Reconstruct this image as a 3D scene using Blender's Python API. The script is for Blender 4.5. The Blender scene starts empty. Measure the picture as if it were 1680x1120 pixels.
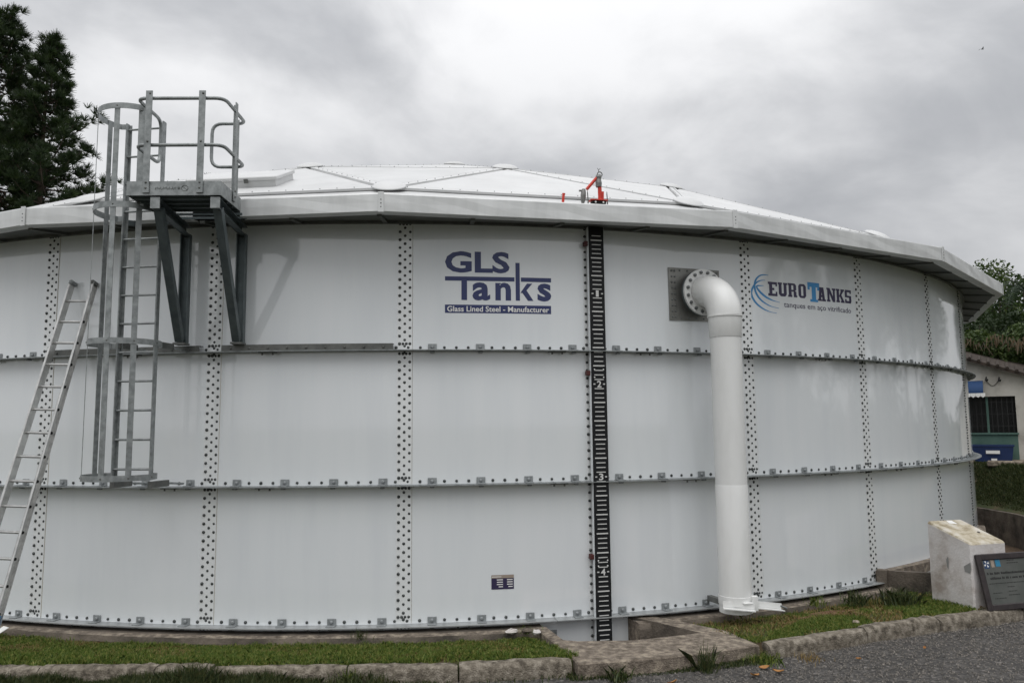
import bpy, math, random
import numpy as np
from mathutils import Vector, Matrix
sc = bpy.context.scene
rng = np.random.default_rng(7)
random.seed(7)
pi = math.pi

# ------------------------------------------------------------------ camera
CAM = np.array([0.0, -21.3965, 2.1407]); YAW, PIT, ROL = 0.0967, 0.1069, -0.0097
r0 = Vector((math.cos(YAW), -math.sin(YAW), 0))
fw = Vector((math.sin(YAW)*math.cos(PIT), math.cos(YAW)*math.cos(PIT), math.sin(PIT)))
up0 = r0.cross(fw)
rt = r0*math.cos(ROL) + up0*math.sin(ROL)
up = up0*math.cos(ROL) - r0*math.sin(ROL)
cd = bpy.data.cameras.new('camera'); co = bpy.data.objects.new('camera', cd); sc.collection.objects.link(co)
M = Matrix((rt, up, -fw)).transposed().to_4x4(); M.translation = Vector(CAM); co.matrix_world = M
cd.sensor_width = 36; cd.lens = 1287.97/1680*36; cd.clip_start = .05; cd.clip_end = 2000
sc.camera = co

# ------------------------------------------------------------------ sky, sun, exposure
SUN_EL, SUN_AZ = math.radians(67), math.radians(195)
w = bpy.data.worlds.new('World'); sc.world = w; w.use_nodes = True
nt = w.node_tree; N = nt.nodes; L = nt.links; N.clear()
out = N.new('ShaderNodeOutputWorld'); bg = N.new('ShaderNodeBackground'); bg.inputs['Strength'].default_value = .1
sky = N.new('ShaderNodeTexSky'); sky.sky_type = 'NISHITA'; sky.sun_disc = False
sky.sun_elevation = SUN_EL; sky.sun_rotation = SUN_AZ
tc = N.new('ShaderNodeTexCoord')
mp = N.new('ShaderNodeMapping'); mp.inputs['Scale'].default_value = (1, 1, 1.6); mp.inputs['Location'].default_value = (1.3, 2.2, .5)
L.new(tc.outputs['Generated'], mp.inputs['Vector'])
n1 = N.new('ShaderNodeTexNoise'); n1.inputs['Scale'].default_value = 2.1; n1.inputs['Detail'].default_value = 7
n1.inputs['Roughness'].default_value = .5; n1.inputs['Distortion'].default_value = .35
L.new(mp.outputs['Vector'], n1.inputs['Vector'])
n2_ = N.new('ShaderNodeTexNoise'); n2_.inputs['Scale'].default_value = 6.5; n2_.inputs['Detail'].default_value = 6; n2_.inputs['Roughness'].default_value = .55; n2_.inputs['Distortion'].default_value = .6
L.new(mp.outputs['Vector'], n2_.inputs['Vector'])
nmix = N.new('ShaderNodeMix'); nmix.data_type = 'FLOAT'; nmix.inputs[0].default_value = .19
L.new(n1.outputs['Fac'], nmix.inputs[2]); L.new(n2_.outputs['Fac'], nmix.inputs[3])
cr = N.new('ShaderNodeValToRGB'); cr.color_ramp.interpolation = 'EASE'
cr.color_ramp.elements[0].position = .34; cr.color_ramp.elements[0].color = (.59, .603, .63, 1)
cr.color_ramp.elements[1].position = .64; cr.color_ramp.elements[1].color = (1.13, 1.132, 1.145, 1)
L.new(nmix.outputs[0], cr.inputs['Fac'])
# overcast luminance: the cloud deck is thinner and brighter towards the zenith
sx = N.new('ShaderNodeSeparateXYZ'); L.new(tc.outputs['Generated'], sx.inputs[0])
ml = N.new('ShaderNodeMapRange'); ml.inputs['From Min'].default_value = 0; ml.inputs['From Max'].default_value = 1
ml.inputs['To Min'].default_value = 5.3; ml.inputs['To Max'].default_value = 13.2
L.new(sx.outputs['Z'], ml.inputs['Value'])
vm = N.new('ShaderNodeVectorMath'); vm.operation = 'SCALE'
L.new(cr.outputs['Color'], vm.inputs[0]); L.new(ml.outputs['Result'], vm.inputs['Scale'])
mx = N.new('ShaderNodeMix'); mx.data_type = 'RGBA'; mx.inputs[0].default_value = .95
L.new(sky.outputs['Color'], mx.inputs[6]); L.new(vm.outputs[0], mx.inputs[7])
L.new(mx.outputs[2], bg.inputs['Color']); L.new(bg.outputs[0], out.inputs['Surface'])
sd = bpy.data.lights.new('sun', 'SUN'); sd.energy = 1.5; sd.angle = math.radians(65); sd.color = (1, .985, .965)
so = bpy.data.objects.new('sun', sd); sc.collection.objects.link(so)
# sun stands high behind the camera's left shoulder
sdir = Vector((math.sin(SUN_AZ)*math.cos(SUN_EL), math.cos(SUN_AZ)*math.cos(SUN_EL), math.sin(SUN_EL)))
so.rotation_euler = sdir.to_track_quat('Z', 'Y').to_euler()
vs = sc.view_settings; vs.view_transform = 'Standard'; vs.look = 'None'; vs.exposure = 0.02; vs.gamma = 1

# ------------------------------------------------------------------ materials
MAT = {}
def mat(name, col, rough=.5, metal=0., var=None, vscale=6., bump=0., bscale=40., col3=None, stretch=(1, 1, 1), spec=.5, ior=1.5, coat=0.):
    """principled material: two or three colours mixed by object-space noise, optional fine bump"""
    m = bpy.data.materials.new(name); m.use_nodes = True; t = m.node_tree; n = t.nodes; l = t.links
    b = n['Principled BSDF']; b.inputs['Roughness'].default_value = rough; b.inputs['Metallic'].default_value = metal
    b.inputs['Specular IOR Level'].default_value = spec; b.inputs['IOR'].default_value = ior
    b.inputs['Coat Weight'].default_value = coat
    b.inputs['Base Color'].default_value = (*col, 1)
    g = n.new('ShaderNodeNewGeometry')
    src = g.outputs['Position']
    if stretch != (1, 1, 1):
        mpn = n.new('ShaderNodeMapping'); mpn.inputs['Scale'].default_value = stretch; l.new(src, mpn.inputs['Vector']); src = mpn.outputs['Vector']
    if var is not None:
        no = n.new('ShaderNodeTexNoise'); no.inputs['Scale'].default_value = vscale; no.inputs['Detail'].default_value = 5; no.inputs['Roughness'].default_value = .6
        l.new(src, no.inputs['Vector'])
        r = n.new('ShaderNodeValToRGB'); r.color_ramp.elements[0].position = .34; r.color_ramp.elements[1].position = .66
        r.color_ramp.elements[0].color = (*col, 1); r.color_ramp.elements[1].color = (*var, 1)
        if col3 is not None:
            e = r.color_ramp.elements.new(.5); e.color = (*var, 1); r.color_ramp.elements[2].color = (*col3, 1)
        l.new(no.outputs['Fac'], r.inputs['Fac']); l.new(r.outputs['Color'], b.inputs['Base Color'])
    if bump:
        nb = n.new('ShaderNodeTexNoise'); nb.inputs['Scale'].default_value = bscale; nb.inputs['Detail'].default_value = 4
        l.new(g.outputs['Position'], nb.inputs['Vector'])
        bp = n.new('ShaderNodeBump'); bp.inputs['Strength'].default_value = bump; bp.inputs['Distance'].default_value = .02
        l.new(nb.outputs['Fac'], bp.inputs['Height']); l.new(bp.outputs['Normal'], b.inputs['Normal'])
    MAT[name] = m
    return m
ENAMEL = mat('white_enamel', (.745, .775, .795), .06, var=(.77, .80, .815), vscale=1.6, col3=(.785, .81, .825), stretch=(2.2, 2.2, .22), ior=1.6, spec=.85, bump=.012, bscale=1.6)
LAP = mat('white_enamel_lap', (.78, .80, .80), .07, ior=1.6, spec=.85)
BEAD = mat('sealant', (.56, .54, .47), .7)
GALV = mat('galvanised_steel', (.20, .215, .215), .48, .45, var=(.34, .36, .36), vscale=14, bump=.05, bscale=60)
GALVD = mat('weathered_steel', (.10, .105, .10), .55, .35, var=(.165, .168, .158), vscale=9, bump=.08)
BRACE = mat('blue_grey_galvanised', (.08, .10, .105), .5, .35, var=(.125, .15, .155), vscale=7, bump=.05)
ALU = mat('mill_aluminium', (.58, .59, .585), .42, .3, var=(.73, .74, .735), vscale=2.0, stretch=(1.5, 1.5, .35), bump=.02, bscale=5)
ALUD = mat('shaded_aluminium', (.075, .08, .075), .6, .1, var=(.12, .125, .115), vscale=3)  # shade under the eave put into the colour: darkened copy of the aluminium
LADALU = mat('ladder_aluminium', (.62, .62, .60), .3, .75, var=(.45, .45, .44), vscale=12)
ROOFW = mat('white_painted_roof', (.54, .545, .545), .4, var=(.63, .635, .635), vscale=1.3)
BOLT = mat('bolt_cap', (.035, .04, .04), .22, .35, var=(.085, .09, .088), vscale=22, ior=1.5)
BOLTS = mat('steel_bolt', (.20, .21, .21), .35, .7)
NAVY = mat('navy_vinyl', (.028, .040, .135), .35)
INK = mat('dark_ink_vinyl', (.035, .028, .075), .35)
CYAN = mat('blue_vinyl', (.045, .26, .55), .35)
WHITEV = mat('white_vinyl', (.82, .82, .80), .4)
GWHITE = mat('gauge_white', (.66, .66, .64), .5)
BLACKB = mat('gauge_black', (.008, .009, .010), .6, var=(.013, .014, .015), vscale=5, spec=.25)
REDP = mat('red_paint', (.66, .045, .018), .45, var=(.52, .03, .015), vscale=20)
REDD = mat('dark_red_paint', (.07, .012, .010), .6)
GREYC = mat('cast_grey', (.16, .165, .16), .5, .3, var=(.24, .24, .23), vscale=30)
PIPEW = mat('white_pipe_paint', (.72, .725, .71), .36, var=(.755, .76, .745), vscale=2.2, col3=(.77, .775, .765), stretch=(3, 3, .8), bump=.02, bscale=12)
CONC = mat('weathered_concrete', (.10, .08, .06), .94, var=(.20, .165, .13), vscale=13, col3=(.36, .305, .235), bump=.9, bscale=70)
CONCD = mat('dark_concrete', (.055, .047, .038), .95, var=(.12, .10, .08), vscale=3.5, col3=(.18, .15, .12), bump=.6, bscale=40)  # darker, browner concrete, also on the pit's inner faces
KERB = mat('kerb_stone', (.070, .058, .043), .95, var=(.18, .155, .12), vscale=15, col3=(.31, .275, .225), bump=1., bscale=70)
PLINTH = mat('limewashed_plinth', (.36, .31, .27), .92, var=(.58, .545, .52), vscale=2.6, col3=(.66, .635, .62), bump=.3, bscale=30)
PLTOP = mat('stained_plinth_top', (.26, .215, .14), .92, var=(.46, .41, .31), vscale=7, col3=(.58, .55, .49), bump=.4)
STAIN = mat('grey_stain', (.25, .25, .24), .95)
FRAME = mat('dark_wood', (.022, .017, .018), .5, var=(.038, .029, .029), vscale=15)
PLATE = mat('plaque_metal', (.10, .107, .098), .35, .3, var=(.135, .14, .13), vscale=5)
DIRT = mat('soil', (.07, .045, .028), .95, var=(.13, .085, .05), vscale=5, bump=.8, bscale=30)
TAN = mat('tan_print', (.33, .27, .22), .5)
DUN = mat('dark_grey_print', (.022, .022, .021), .5)

def leafmat(name, a, b, c=None, vs=3., rough=.6, trans=.25):
    m = mat(name, a, rough, var=b, vscale=vs, col3=c)
    t = m.node_tree; n = t.nodes; l = t.links; bs = n['Principled BSDF']
    tr = n.new('ShaderNodeBsdfTranslucent'); ms = n.new('ShaderNodeMixShader'); ms.inputs[0].default_value = trans
    src = bs.inputs['Base Color'].links[0].from_socket
    l.new(src, tr.inputs['Color']); l.new(bs.outputs[0], ms.inputs[1]); l.new(tr.outputs[0], ms.inputs[2])
    l.new(ms.outputs[0], n['Material Output'].inputs['Surface'])
    return m
GRASS = leafmat('grass_blades', (.032, .075, .011), (.125, .195, .026), (.34, .31, .095), 34)
GRASSD = leafmat('rank_grass_blades', (.016, .030, .008), (.046, .070, .017), (.13, .12, .045), 30)
STRAW = leafmat('dry_straw', (.26, .17, .065), (.32, .23, .09), (.12, .08, .035), 6)
NEEDLE = leafmat('pine_needles', (.008, .020, .004), (.018, .038, .008), (.040, .066, .013), 3, trans=.2)
LEAFA = leafmat('broad_leaves', (.022, .045, .008), (.045, .08, .014), (.09, .12, .026), 2.5)
LEAFD = leafmat('dark_leaves', (.010, .024, .006), (.022, .044, .010), (.034, .058, .014), .9)
LEAFO = leafmat('orange_dry_fronds', (.02, .026, .007), (.085, .042, .008), (.02, .03, .008), 6)
LEAFR = leafmat('brown_leaves', (.03, .016, .010), (.055, .028, .016), (.03, .03, .012), 1.2)
PALMM = leafmat('palm_leaflets', (.012, .028, .012), (.025, .05, .02), None, 2)
BARK = mat('bark', (.035, .025, .018), .95, var=(.07, .05, .036), vscale=8, bump=1, bscale=20)
DEADLEAF = mat('fallen_leaf_brown', (.30, .13, .035), .7, var=(.40, .20, .06), vscale=30)

# ------------------------------------------------------------------ mesh helpers
COL = sc.collection
ORIG = {}
class MB:
    def __init__(s): s.v = []; s.f = []; s.n = 0
    def add(s, v, f):
        v = np.asarray(v, float).reshape(-1, 3); s.v.append(v); s.f += [tuple(int(i)+s.n for i in q) for q in f]; s.n += len(v); return s
    def box(s, c, size, R=None, bev=0.):
        x, y, z = [k/2 for k in size]
        if bev > 0:
            b = min(bev, x*.9, y*.9, z*.9); pts = []
            for sx_ in (-1, 1):
                for sy in (-1, 1):
                    for sz in (-1, 1):
                        pts += [(sx_*(x-b), sy*(y-b), sz*z), (sx_*(x-b), sy*y, sz*(z-b)), (sx_*x, sy*(y-b), sz*(z-b))]
            def I(a, b_, c_, k): return ((a > 0)*4+(b_ > 0)*2+(c_ > 0))*3+k
            F = []
            for q in (-1, 1):
                F += [[I(-1, -1, q, 0), I(1, -1, q, 0), I(1, 1, q, 0), I(-1, 1, q, 0)][::q],
                      [I(-1, q, -1, 1), I(-1, q, 1, 1), I(1, q, 1, 1), I(1, q, -1, 1)][::q],
                      [I(q, -1, -1, 2), I(q, 1, -1, 2), I(q, 1, 1, 2), I(q, -1, 1, 2)][::q]]
            for a in (-1, 1):
                for b_ in (-1, 1):
                    F += [[I(-1, a, b_, 0), I(1, a, b_, 0), I(1, a, b_, 1), I(-1, a, b_, 1)][::-a*b_],
                          [I(a, -1, b_, 0), I(a, -1, b_, 2), I(a, 1, b_, 2), I(a, 1, b_, 0)][::-a*b_],
                          [I(a, b_, -1, 1), I(a, b_, 1, 1), I(a, b_, 1, 2), I(a, b_, -1, 2)][::-a*b_]]
                    for c_ in (-1, 1): F.append([I(a, b_, c_, 0), I(a, b_, c_, 1), I(a, b_, c_, 2)][::-a*b_*c_])
            v = np.array(pts)
        else:
            v = np.array([(i, j, k) for i in (-x, x) for j in (-y, y) for k in (-z, z)])
            F = [(0, 1, 3, 2), (4, 6, 7, 5), (0, 4, 5, 1), (2, 3, 7, 6), (0, 2, 6, 4), (1, 5, 7, 3)]
        if R is not None: v = v @ np.array(R, float).T
        return s.add(v+np.array(c, float), F)
    def bar(s, p0, p1, wd, th, side=(0, 0, 1)):
        """rectangular bar from p0 to p1; th measured along `side`, wd across"""
        p0 = np.array(p0, float); p1 = np.array(p1, float); d = p1-p0; ln = np.linalg.norm(d); d /= ln
        sd_ = np.array(side, float); sd_ = sd_-d*(sd_@d); sd_ /= np.linalg.norm(sd_); a = np.cross(d, sd_)
        return s.box((p0+p1)/2, (ln, wd, th), np.stack([d, a, sd_], 1))
    def tube(s, pts, r, n=8, cap=True):
        P = np.array(pts, float); m = len(P)
        rr = np.full(m, r, float) if np.isscalar(r) else np.array(r, float)
        T = np.gradient(P, axis=0); T /= np.linalg.norm(T, axis=1)[:, None]+1e-12
        a = np.array([0, 0, 1.]) if abs(T[0][2]) < .9 else np.array([1., 0, 0])
        V = []
        for i in range(m):
            a = a-T[i]*(a@T[i]); a /= np.linalg.norm(a); b = np.cross(T[i], a)
            for k in range(n):
                t = 2*pi*k/n; V.append(P[i]+rr[i]*(a*math.cos(t)+b*math.sin(t)))
        F = [(i*n+k, i*n+(k+1) % n, (i+1)*n+(k+1) % n, (i+1)*n+k) for i in range(m-1) for k in range(n)]
        if cap: F += [tuple(range(n))[::-1], tuple((m-1)*n+k for k in range(n))]
        return s.add(V, F)
    def lathe(s, prof, c, axis=(0, 0, 1), n=24, ref=None):
        ax = np.array(axis, float); ax /= np.linalg.norm(ax)
        a = np.array([0, 0, 1.]) if abs(ax[2]) < .9 else np.array([1., 0, 0]); a = a-ax*(a@ax); a /= np.linalg.norm(a); b = np.cross(ax, a)
        V = [np.array(c)+ax*h+r*(a*math.cos(2*pi*k/n)+b*math.sin(2*pi*k/n)) for r, h in prof for k in range(n)]
        F = [(i*n+k, i*n+(k+1) % n, (i+1)*n+(k+1) % n, (i+1)*n+k) for i in range(len(prof)-1) for k in range(n)]
        return s.add(V, F)
    def prism(s, poly, z0, z1):
        m = len(poly); z1 = [z1]*m if np.isscalar(z1) else z1
        V = [(x, y, z0) for x, y in poly]+[(p[0], p[1], q) for p, q in zip(poly, z1)]
        F = [tuple(range(m))[::-1], tuple(range(m, 2*m))]+[(i, (i+1) % m, m+(i+1) % m, m+i) for i in range(m)]
        return s.add(V, F)
    def mesh(s, name, m, off=(0, 0, 0), smooth=False):
        me = bpy.data.meshes.new(name); V = np.concatenate(s.v)-np.array(off); me.from_pydata(V.tolist(), [], s.f)
        for q in (m if isinstance(m, (list, tuple)) else [m]): me.materials.append(q)
        if smooth:
            me.shade_smooth(); me.set_sharp_from_angle(angle=math.radians(38))
        me.update(); return me
    def build(s, name, m, parent=None, smooth=False, kind=None):
        off = ORIG.get(parent.name, (0, 0, 0)) if parent else (0, 0, 0)
        o = bpy.data.objects.new(name, s.mesh(name, m, off, smooth)); COL.objects.link(o)
        if parent: o.parent = parent
        if kind: o['kind'] = kind
        ORIG[o.name] = off
        return o
    def top(s, name, m, base, label=None, cat=None, group=None, kind=None, smooth=False):
        o = bpy.data.objects.new(name, s.mesh(name, m, base, smooth)); COL.objects.link(o); o.location = base
        ORIG[o.name] = tuple(base); tag(o, label, cat, group, kind); return o
def tag(o, label=None, cat=None, group=None, kind=None):
    for k, v in (('label', label), ('category', cat), ('group', group), ('kind', kind)):
        if v: o[k] = v
def thing(name, base, label=None, cat=None, group=None, kind=None):
    o = bpy.data.objects.new(name, None); COL.objects.link(o); o.location = base; o.empty_display_size = .2
    ORIG[o.name] = tuple(base); tag(o, label, cat, group, kind); return o
def inst(name, me, parent, rotz=0., loc=(0, 0, 0)):
    o = bpy.data.objects.new(name, me); COL.objects.link(o); o.parent = parent; o.rotation_euler = (0, 0, rotz); o.location = loc; ORIG[o.name] = (0, 0, 0); return o
def quadcloud(name, V, m, base, **kw):
    """V: (k, n, 3) polygons with n corners each -> one mesh, fast"""
    k, n, _ = V.shape; me = bpy.data.meshes.new(name); me.vertices.add(k*n); me.vertices.foreach_set('co', (V-np.array(base)).astype(np.float32).ravel())
    me.loops.add(k*n); me.loops.foreach_set('vertex_index', np.arange(k*n, dtype=np.int32)); me.polygons.add(k)
    me.polygons.foreach_set('loop_start', np.arange(0, k*n, n, dtype=np.int32)); me.polygons.foreach_set('loop_total', np.full(k, n, np.int32))
    me.materials.append(m); me.update(); me.validate()
    o = bpy.data.objects.new(name, me); COL.objects.link(o)
    par = kw.pop('parent', None)
    if par: o.parent = par
    else: o.location = base
    tag(o, **kw); ORIG[o.name] = tuple(base); return o
def pol(r, t, z=0.): return np.array([r*math.sin(t), -r*math.cos(t), z])
def rad(t): return np.array([math.sin(t), -math.cos(t), 0.])
def tan(t): return np.array([math.cos(t), math.sin(t), 0.])
def smooth01(x, a, b): q = np.clip((x-a)/(b-a), 0, 1); return q*q*(3-2*q)
def fillet(pts, r, n=5):
    P = [np.array(p, float) for p in pts]; o = [P[0]]
    for a, b, c in zip(P, P[1:], P[2:]):
        u = a-b; v = c-b; rr = min(r, np.linalg.norm(u)*.49, np.linalg.norm(v)*.49)
        s_ = b+u/np.linalg.norm(u)*rr; e = b+v/np.linalg.norm(v)*rr
        for k in range(n+1):
            t = k/n; o.append(s_*(1-t)**2+2*b*t*(1-t)+e*t*t)
    return o+[P[-1]]

# ------------------------------------------------------------------ dimensions of the tank
R = 12.4663; NP = 36; DL = 2*pi/NP; TH0 = -.3777; H = 1.5; LAPH = .0068
RISE = .007
def wall_r(th):                                     # outer radius of the sheet at angle th
    a = (th-TH0) % DL
    return R+RISE*(a+LAPH)/(DL+2*LAPH)

# ------------------------------------------------------------------ ground, road, kerb
KB = [(-1.6, 15.6), (-.75, 14.75), (-.5, 14.2), (-.3, 13.98), (-.175, 13.80), (-.048, 13.80), (.014, 13.86), (.089, 13.9), (.246, 13.93), (.332, 13.88), (.411, 13.96), (.526, 14.26), (.62, 14.7), (.8, 16.2), (1.0, 19)]
kt, kr = [np.array(q) for q in zip(*KB)]
def rk(t): return np.interp(t, kt, kr)
MOAT = [(6.05, -11.05), (6.586, -11.249), (8.6, -10.3), (11.0, -8.3), (13.3, -5.2), (13.95, -3.3), (14.15, -1.5), (13.6, 3.0)]
mt = np.array([math.atan2(x, -y) for x, y in MOAT]); mr = np.array([math.hypot(x, y) for x, y in MOAT])
def inner_r(t):
    if .088 < t < .226: return 13.75
    if t > mt[0]: return float(np.interp(t, mt, mr))+.1 if t < mt[-1] else 13.9
    return 12.75
def gz(r, t):
    """ground height: lawn level inside the kerb, road level outside, bank rising on the right"""
    k = rk(t); z = np.where(r < k+.03, -.12+.08*smooth01(r, 12.85, 13.7), -.185)
    z = np.where(t > .70, np.where(r < 15.5, -.12, z), z); z = np.where(t > 1.0, -.1, z)
    rise = smooth01(t, .80, 1.05)*smooth01(r-np.interp(t, mt, mr), .12, 1.35)*1.10
    return z+rise
ts = np.unique(np.concatenate([np.linspace(-pi, -1, 30), np.linspace(-1, 1.3, 461), np.linspace(1.3, pi, 30), [.0879, .0881, .2259, .2261]]))
rs = np.concatenate([np.linspace(0, 1, 14), [1.12, 1.3, 1.6, 2.2, 3.5, 6, 12, 30, 90, 300]])
V = []
for t in ts:
    ri = inner_r(t); ro = max(float(rk(t)), ri)+.06
    for q in rs:
        r = ri+(ro-ri)*q if q <= 1 else ro+(q-1)*7
        V.append(pol(r, t, float(gz(np.array(r), t))))
m_ = len(rs)
F = [(i*m_+j, i*m_+j+1, (i+1)*m_+j+1, (i+1)*m_+j) for i in range(len(ts)-1) for j in range(m_-1)]
GROUND = mat('lawn_soil', (.022, .034, .010), .95, var=(.045, .055, .016), vscale=2.2, col3=(.085, .058, .032), bump=.8, bscale=22)
g = MB(); g.add(V, F); g.build('ground', GROUND, kind='structure', smooth=True)

# gravelly asphalt road outside the kerb
ROAD = mat('gravel_asphalt', (.052, .050, .052), .9, bump=1., bscale=90)
t_ = ROAD.node_tree; n_ = t_.nodes; l_ = t_.links
vo = n_.new('ShaderNodeTexVoronoi'); vo.inputs['Scale'].default_value = 34; gg = n_.new('ShaderNodeNewGeometry'); l_.new(gg.outputs['Position'], vo.inputs['Vector'])
rr_ = n_.new('ShaderNodeValToRGB'); rr_.color_ramp.elements[0].color = (.038, .036, .034, 1); rr_.color_ramp.elements[1].color = (.42, .39, .36, 1)
e_ = rr_.color_ramp.elements.new(.55); e_.color = (.105, .098, .092, 1); e_ = rr_.color_ramp.elements.new(.82); e_.color = (.17, .158, .147, 1)
l_.new(vo.outputs['Color'], rr_.inputs['Fac'])
nz = n_.new('ShaderNodeTexNoise'); nz.inputs['Scale'].default_value = 1.4; nz.inputs['Detail'].default_value = 6; l_.new(gg.outputs['Position'], nz.inputs['Vector'])
mr_ = n_.new('ShaderNodeMapRange'); mr_.inputs['To Min'].default_value = .34; mr_.inputs['To Max'].default_value = .86; l_.new(nz.outputs['Fac'], mr_.inputs['Value'])
vs_ = n_.new('ShaderNodeVectorMath'); vs_.operation = 'SCALE'; l_.new(rr_.outputs['Color'], vs_.inputs[0]); l_.new(mr_.outputs['Result'], vs_.inputs['Scale'])
l_.new(vs_.outputs[0], n_['Principled BSDF'].inputs['Base Color'])
bmp = [q for q in n_ if q.type == 'BUMP'][0]; l_.new(vo.outputs['Distance'], bmp.inputs['Height']); bmp.inputs['Distance'].default_value = .012; bmp.inputs['Strength'].default_value = .9
g = MB(); V = []
tr_ = np.linspace(-1.0, .74, 260)
for t in tr_:
    k = float(rk(t))+.02
    for q in (0, .1, .25, .5, 1, 2, 4, 9):
        V.append(pol(k+q, t, -.165+.006*math.sin(9*t+3*q)*(q > 0)))
g.add(V, [(i*8+j, i*8+j+1, (i+1)*8+j+1, (i+1)*8+j) for i in range(len(tr_)-1) for j in range(7)])
g.build('road', ROAD, kind='structure', smooth=True)
# loose chippings lying on the road near the camera
k = 14000
t = rng.uniform(.1, .62, k); r = rk(t)+.12+rng.random(k)**1.2*2.6
c = np.stack([r*np.sin(t), -r*np.cos(t), np.full(k, -.158)], 1)
sz = rng.uniform(.005, .017, k)
tet = np.array([[1, 0, -.4], [-.5, .87, -.4], [-.5, -.87, -.4], [0, 0, .7]]); fc = [(0, 1, 3), (1, 2, 3), (2, 0, 3)]
ang = rng.uniform(0, 2*pi, k); ca, sa = np.cos(ang), np.sin(ang)
P = tet[None]*sz[:, None, None]*rng.uniform(.6, 1.3, (k, 4, 1)); P = np.stack([P[..., 0]*ca[:, None]-P[..., 1]*sa[:, None], P[..., 0]*sa[:, None]+P[..., 1]*ca[:, None], P[..., 2]], -1)+c[:, None]
CHIP = mat('stone_chippings', (.042, .039, .035), .9, var=(.13, .12, .108), vscale=45, col3=(.28, .255, .225))
quadcloud('road_chippings', np.concatenate([P[:, f] for f in fc]), CHIP, (0, 0, 0), label='loose grey stone chippings scattered over the asphalt road', cat='gravel', kind='stuff')

# kerb stones
def kerb_stone(par, ta, tb, jit):
    g = MB(); n = 13; V = []
    prof = [(.075, -.40), (-.06, -.40), (-.065, -.02), (-.05, .0), (.03, .0), (.062, -.022), (.078, -.06)]
    for i in range(n):
        q = i/(n-1); t = ta+(tb-ta)*q; k = float(rk(t))
        end = .010*(abs(2*q-1) > .95)
        for (a, z) in prof:
            V.append(pol(k+.05+a*(1-end*3)+jit[0]+jit[2]*(q-.5)+random.uniform(-.008, .008)*(z > -.3), t, z-.015+jit[1]-end*(z > -.1)+random.uniform(-.007, .007)))
    p = len(prof)
    F = [(i*p+j, i*p+(j+1) % p, (i+1)*p+(j+1) % p, (i+1)*p+j) for i in range(n-1) for j in range(p)]
    F += [tuple(range(p))[::-1], tuple((n-1)*p+j for j in range(p))]
    g.add(V, F); return g.build('kerb_stone', KERB, par, smooth=True)
kb = thing('kerb', pol(13.9, 0, -.16), kind='structure')
jt = [-.71, -.63, -.55, -.475, -.40, -.32, -.262, -.185, -.147, -.058, .0145, .0895]
for a, b in zip(jt, jt[1:]): kerb_stone(kb, a+.0006, b-.0006, (random.uniform(-.012, .012), random.uniform(-.012, .008), random.uniform(-.02, .02)))
jt = [.2345, .328, .405, .497, .575, .65, .72]
for a, b in zip(jt, jt[1:]): kerb_stone(kb, a+.0008, b-.0008, (random.uniform(-.012, .012), random.uniform(-.012, .01), random.uniform(-.02, .02)))

# concrete ring foundation under the tank wall, left and right of the drain pit
def ring_found(ta, tb):
    g = MB(); n = max(6, int((tb-ta)/.01)); V = []
    prof = [(12.40, -1.0), (12.40, -.055), (12.66, -.06), (12.665, -.085), (12.68, -.085), (12.685, -.048), (12.775, -.058), (12.795, -.115), (12.80, -1.0)]
    for i in range(n+1):
        t = ta+(tb-ta)*i/n; w1 = .006*math.sin(37*t)+.005*math.sin(91*t+1); w2 = .012*math.sin(23*t+2)+random.uniform(-.006, .006)
        for j, (r, z) in enumerate(prof):
            V.append(pol(r+(w1 if 2 <= j <= 5 else 0)+(w2 if j in (6, 7) else 0), t, z+(random.uniform(-.004, .004) if 2 < j < 8 else 0)))
    p = len(prof)
    F = [(i*p+j, i*p+j+1, (i+1)*p+j+1, (i+1)*p+j) for i in range(n) for j in range(p-1)]
    F += [tuple(range(p))[::-1], tuple(n*p+j for j in range(p))]
    g.add(V, F); g.np = p; g.nn = n; return g
def ring_build(g):
    o = g.build('footing_section', [CONC, CONCD], fo)
    for i in range(g.nn):
        for j in range(g.np-1):
            if j in (0, 1, 2, 3, 6, 7): o.data.polygons[i*(g.np-1)+j].material_index = 1
fo = thing('tank_foundation', pol(12.7, -.2, -.3), 'rough weathered concrete ring footing along the foot of the white tank', 'foundation')
ring_build(ring_found(-1.9, .0925))
ring_build(ring_found(.1765, .497))
# strip of bare soil and small stones between footing and tank flange is part of the footing roughness

# open concrete drain pit in front of the level gauge
g = MB()
outer = [(1.075, -12.64), (1.27, -13.80), (1.285, -14.06), (2.2, -13.93), (3.175, -13.645), (3.06, -13.10), (2.62, -12.50), (2.405, -12.26)]
inner = [(1.19, -12.62), (1.285, -13.24), (1.42, -13.31), (2.0, -13.33), (2.765, -13.13), (2.50, -12.74), (2.20, -12.29), (2.19, -12.275)]
m = len(outer)
zt = [-.04, -.022, -.02, -.026, -.03, -.03, -.036, -.04]
V = [(x, y, -.75) for x, y in outer]+[(p[0], p[1], q-.012) for p, q in zip(outer, zt)]+[(p[0]+.012*(2.0-p[0])/1.0, p[1]+.014, q) for p, q in zip(outer, zt)]+[(p[0], p[1], q) for p, q in zip(inner, zt)]+[(x, y, -.75) for x, y in inner]
F = []
for i in range(m-1):
    for k in range(4): F.append((k*m+i, k*m+i+1, (k+1)*m+i+1, (k+1)*m+i))
F += [tuple(k*m for k in range(5))[::-1], tuple(k*m+m-1 for k in range(5))]
g.add(V, F)
dp = thing('drain_pit', (2.1, -13.4, -.3), 'broken-edged concrete drain pit open below the black level gauge', 'drain pit')
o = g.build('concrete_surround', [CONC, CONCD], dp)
for i in range(m-1): o.data.polygons[i*4+3].material_index = 1
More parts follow.
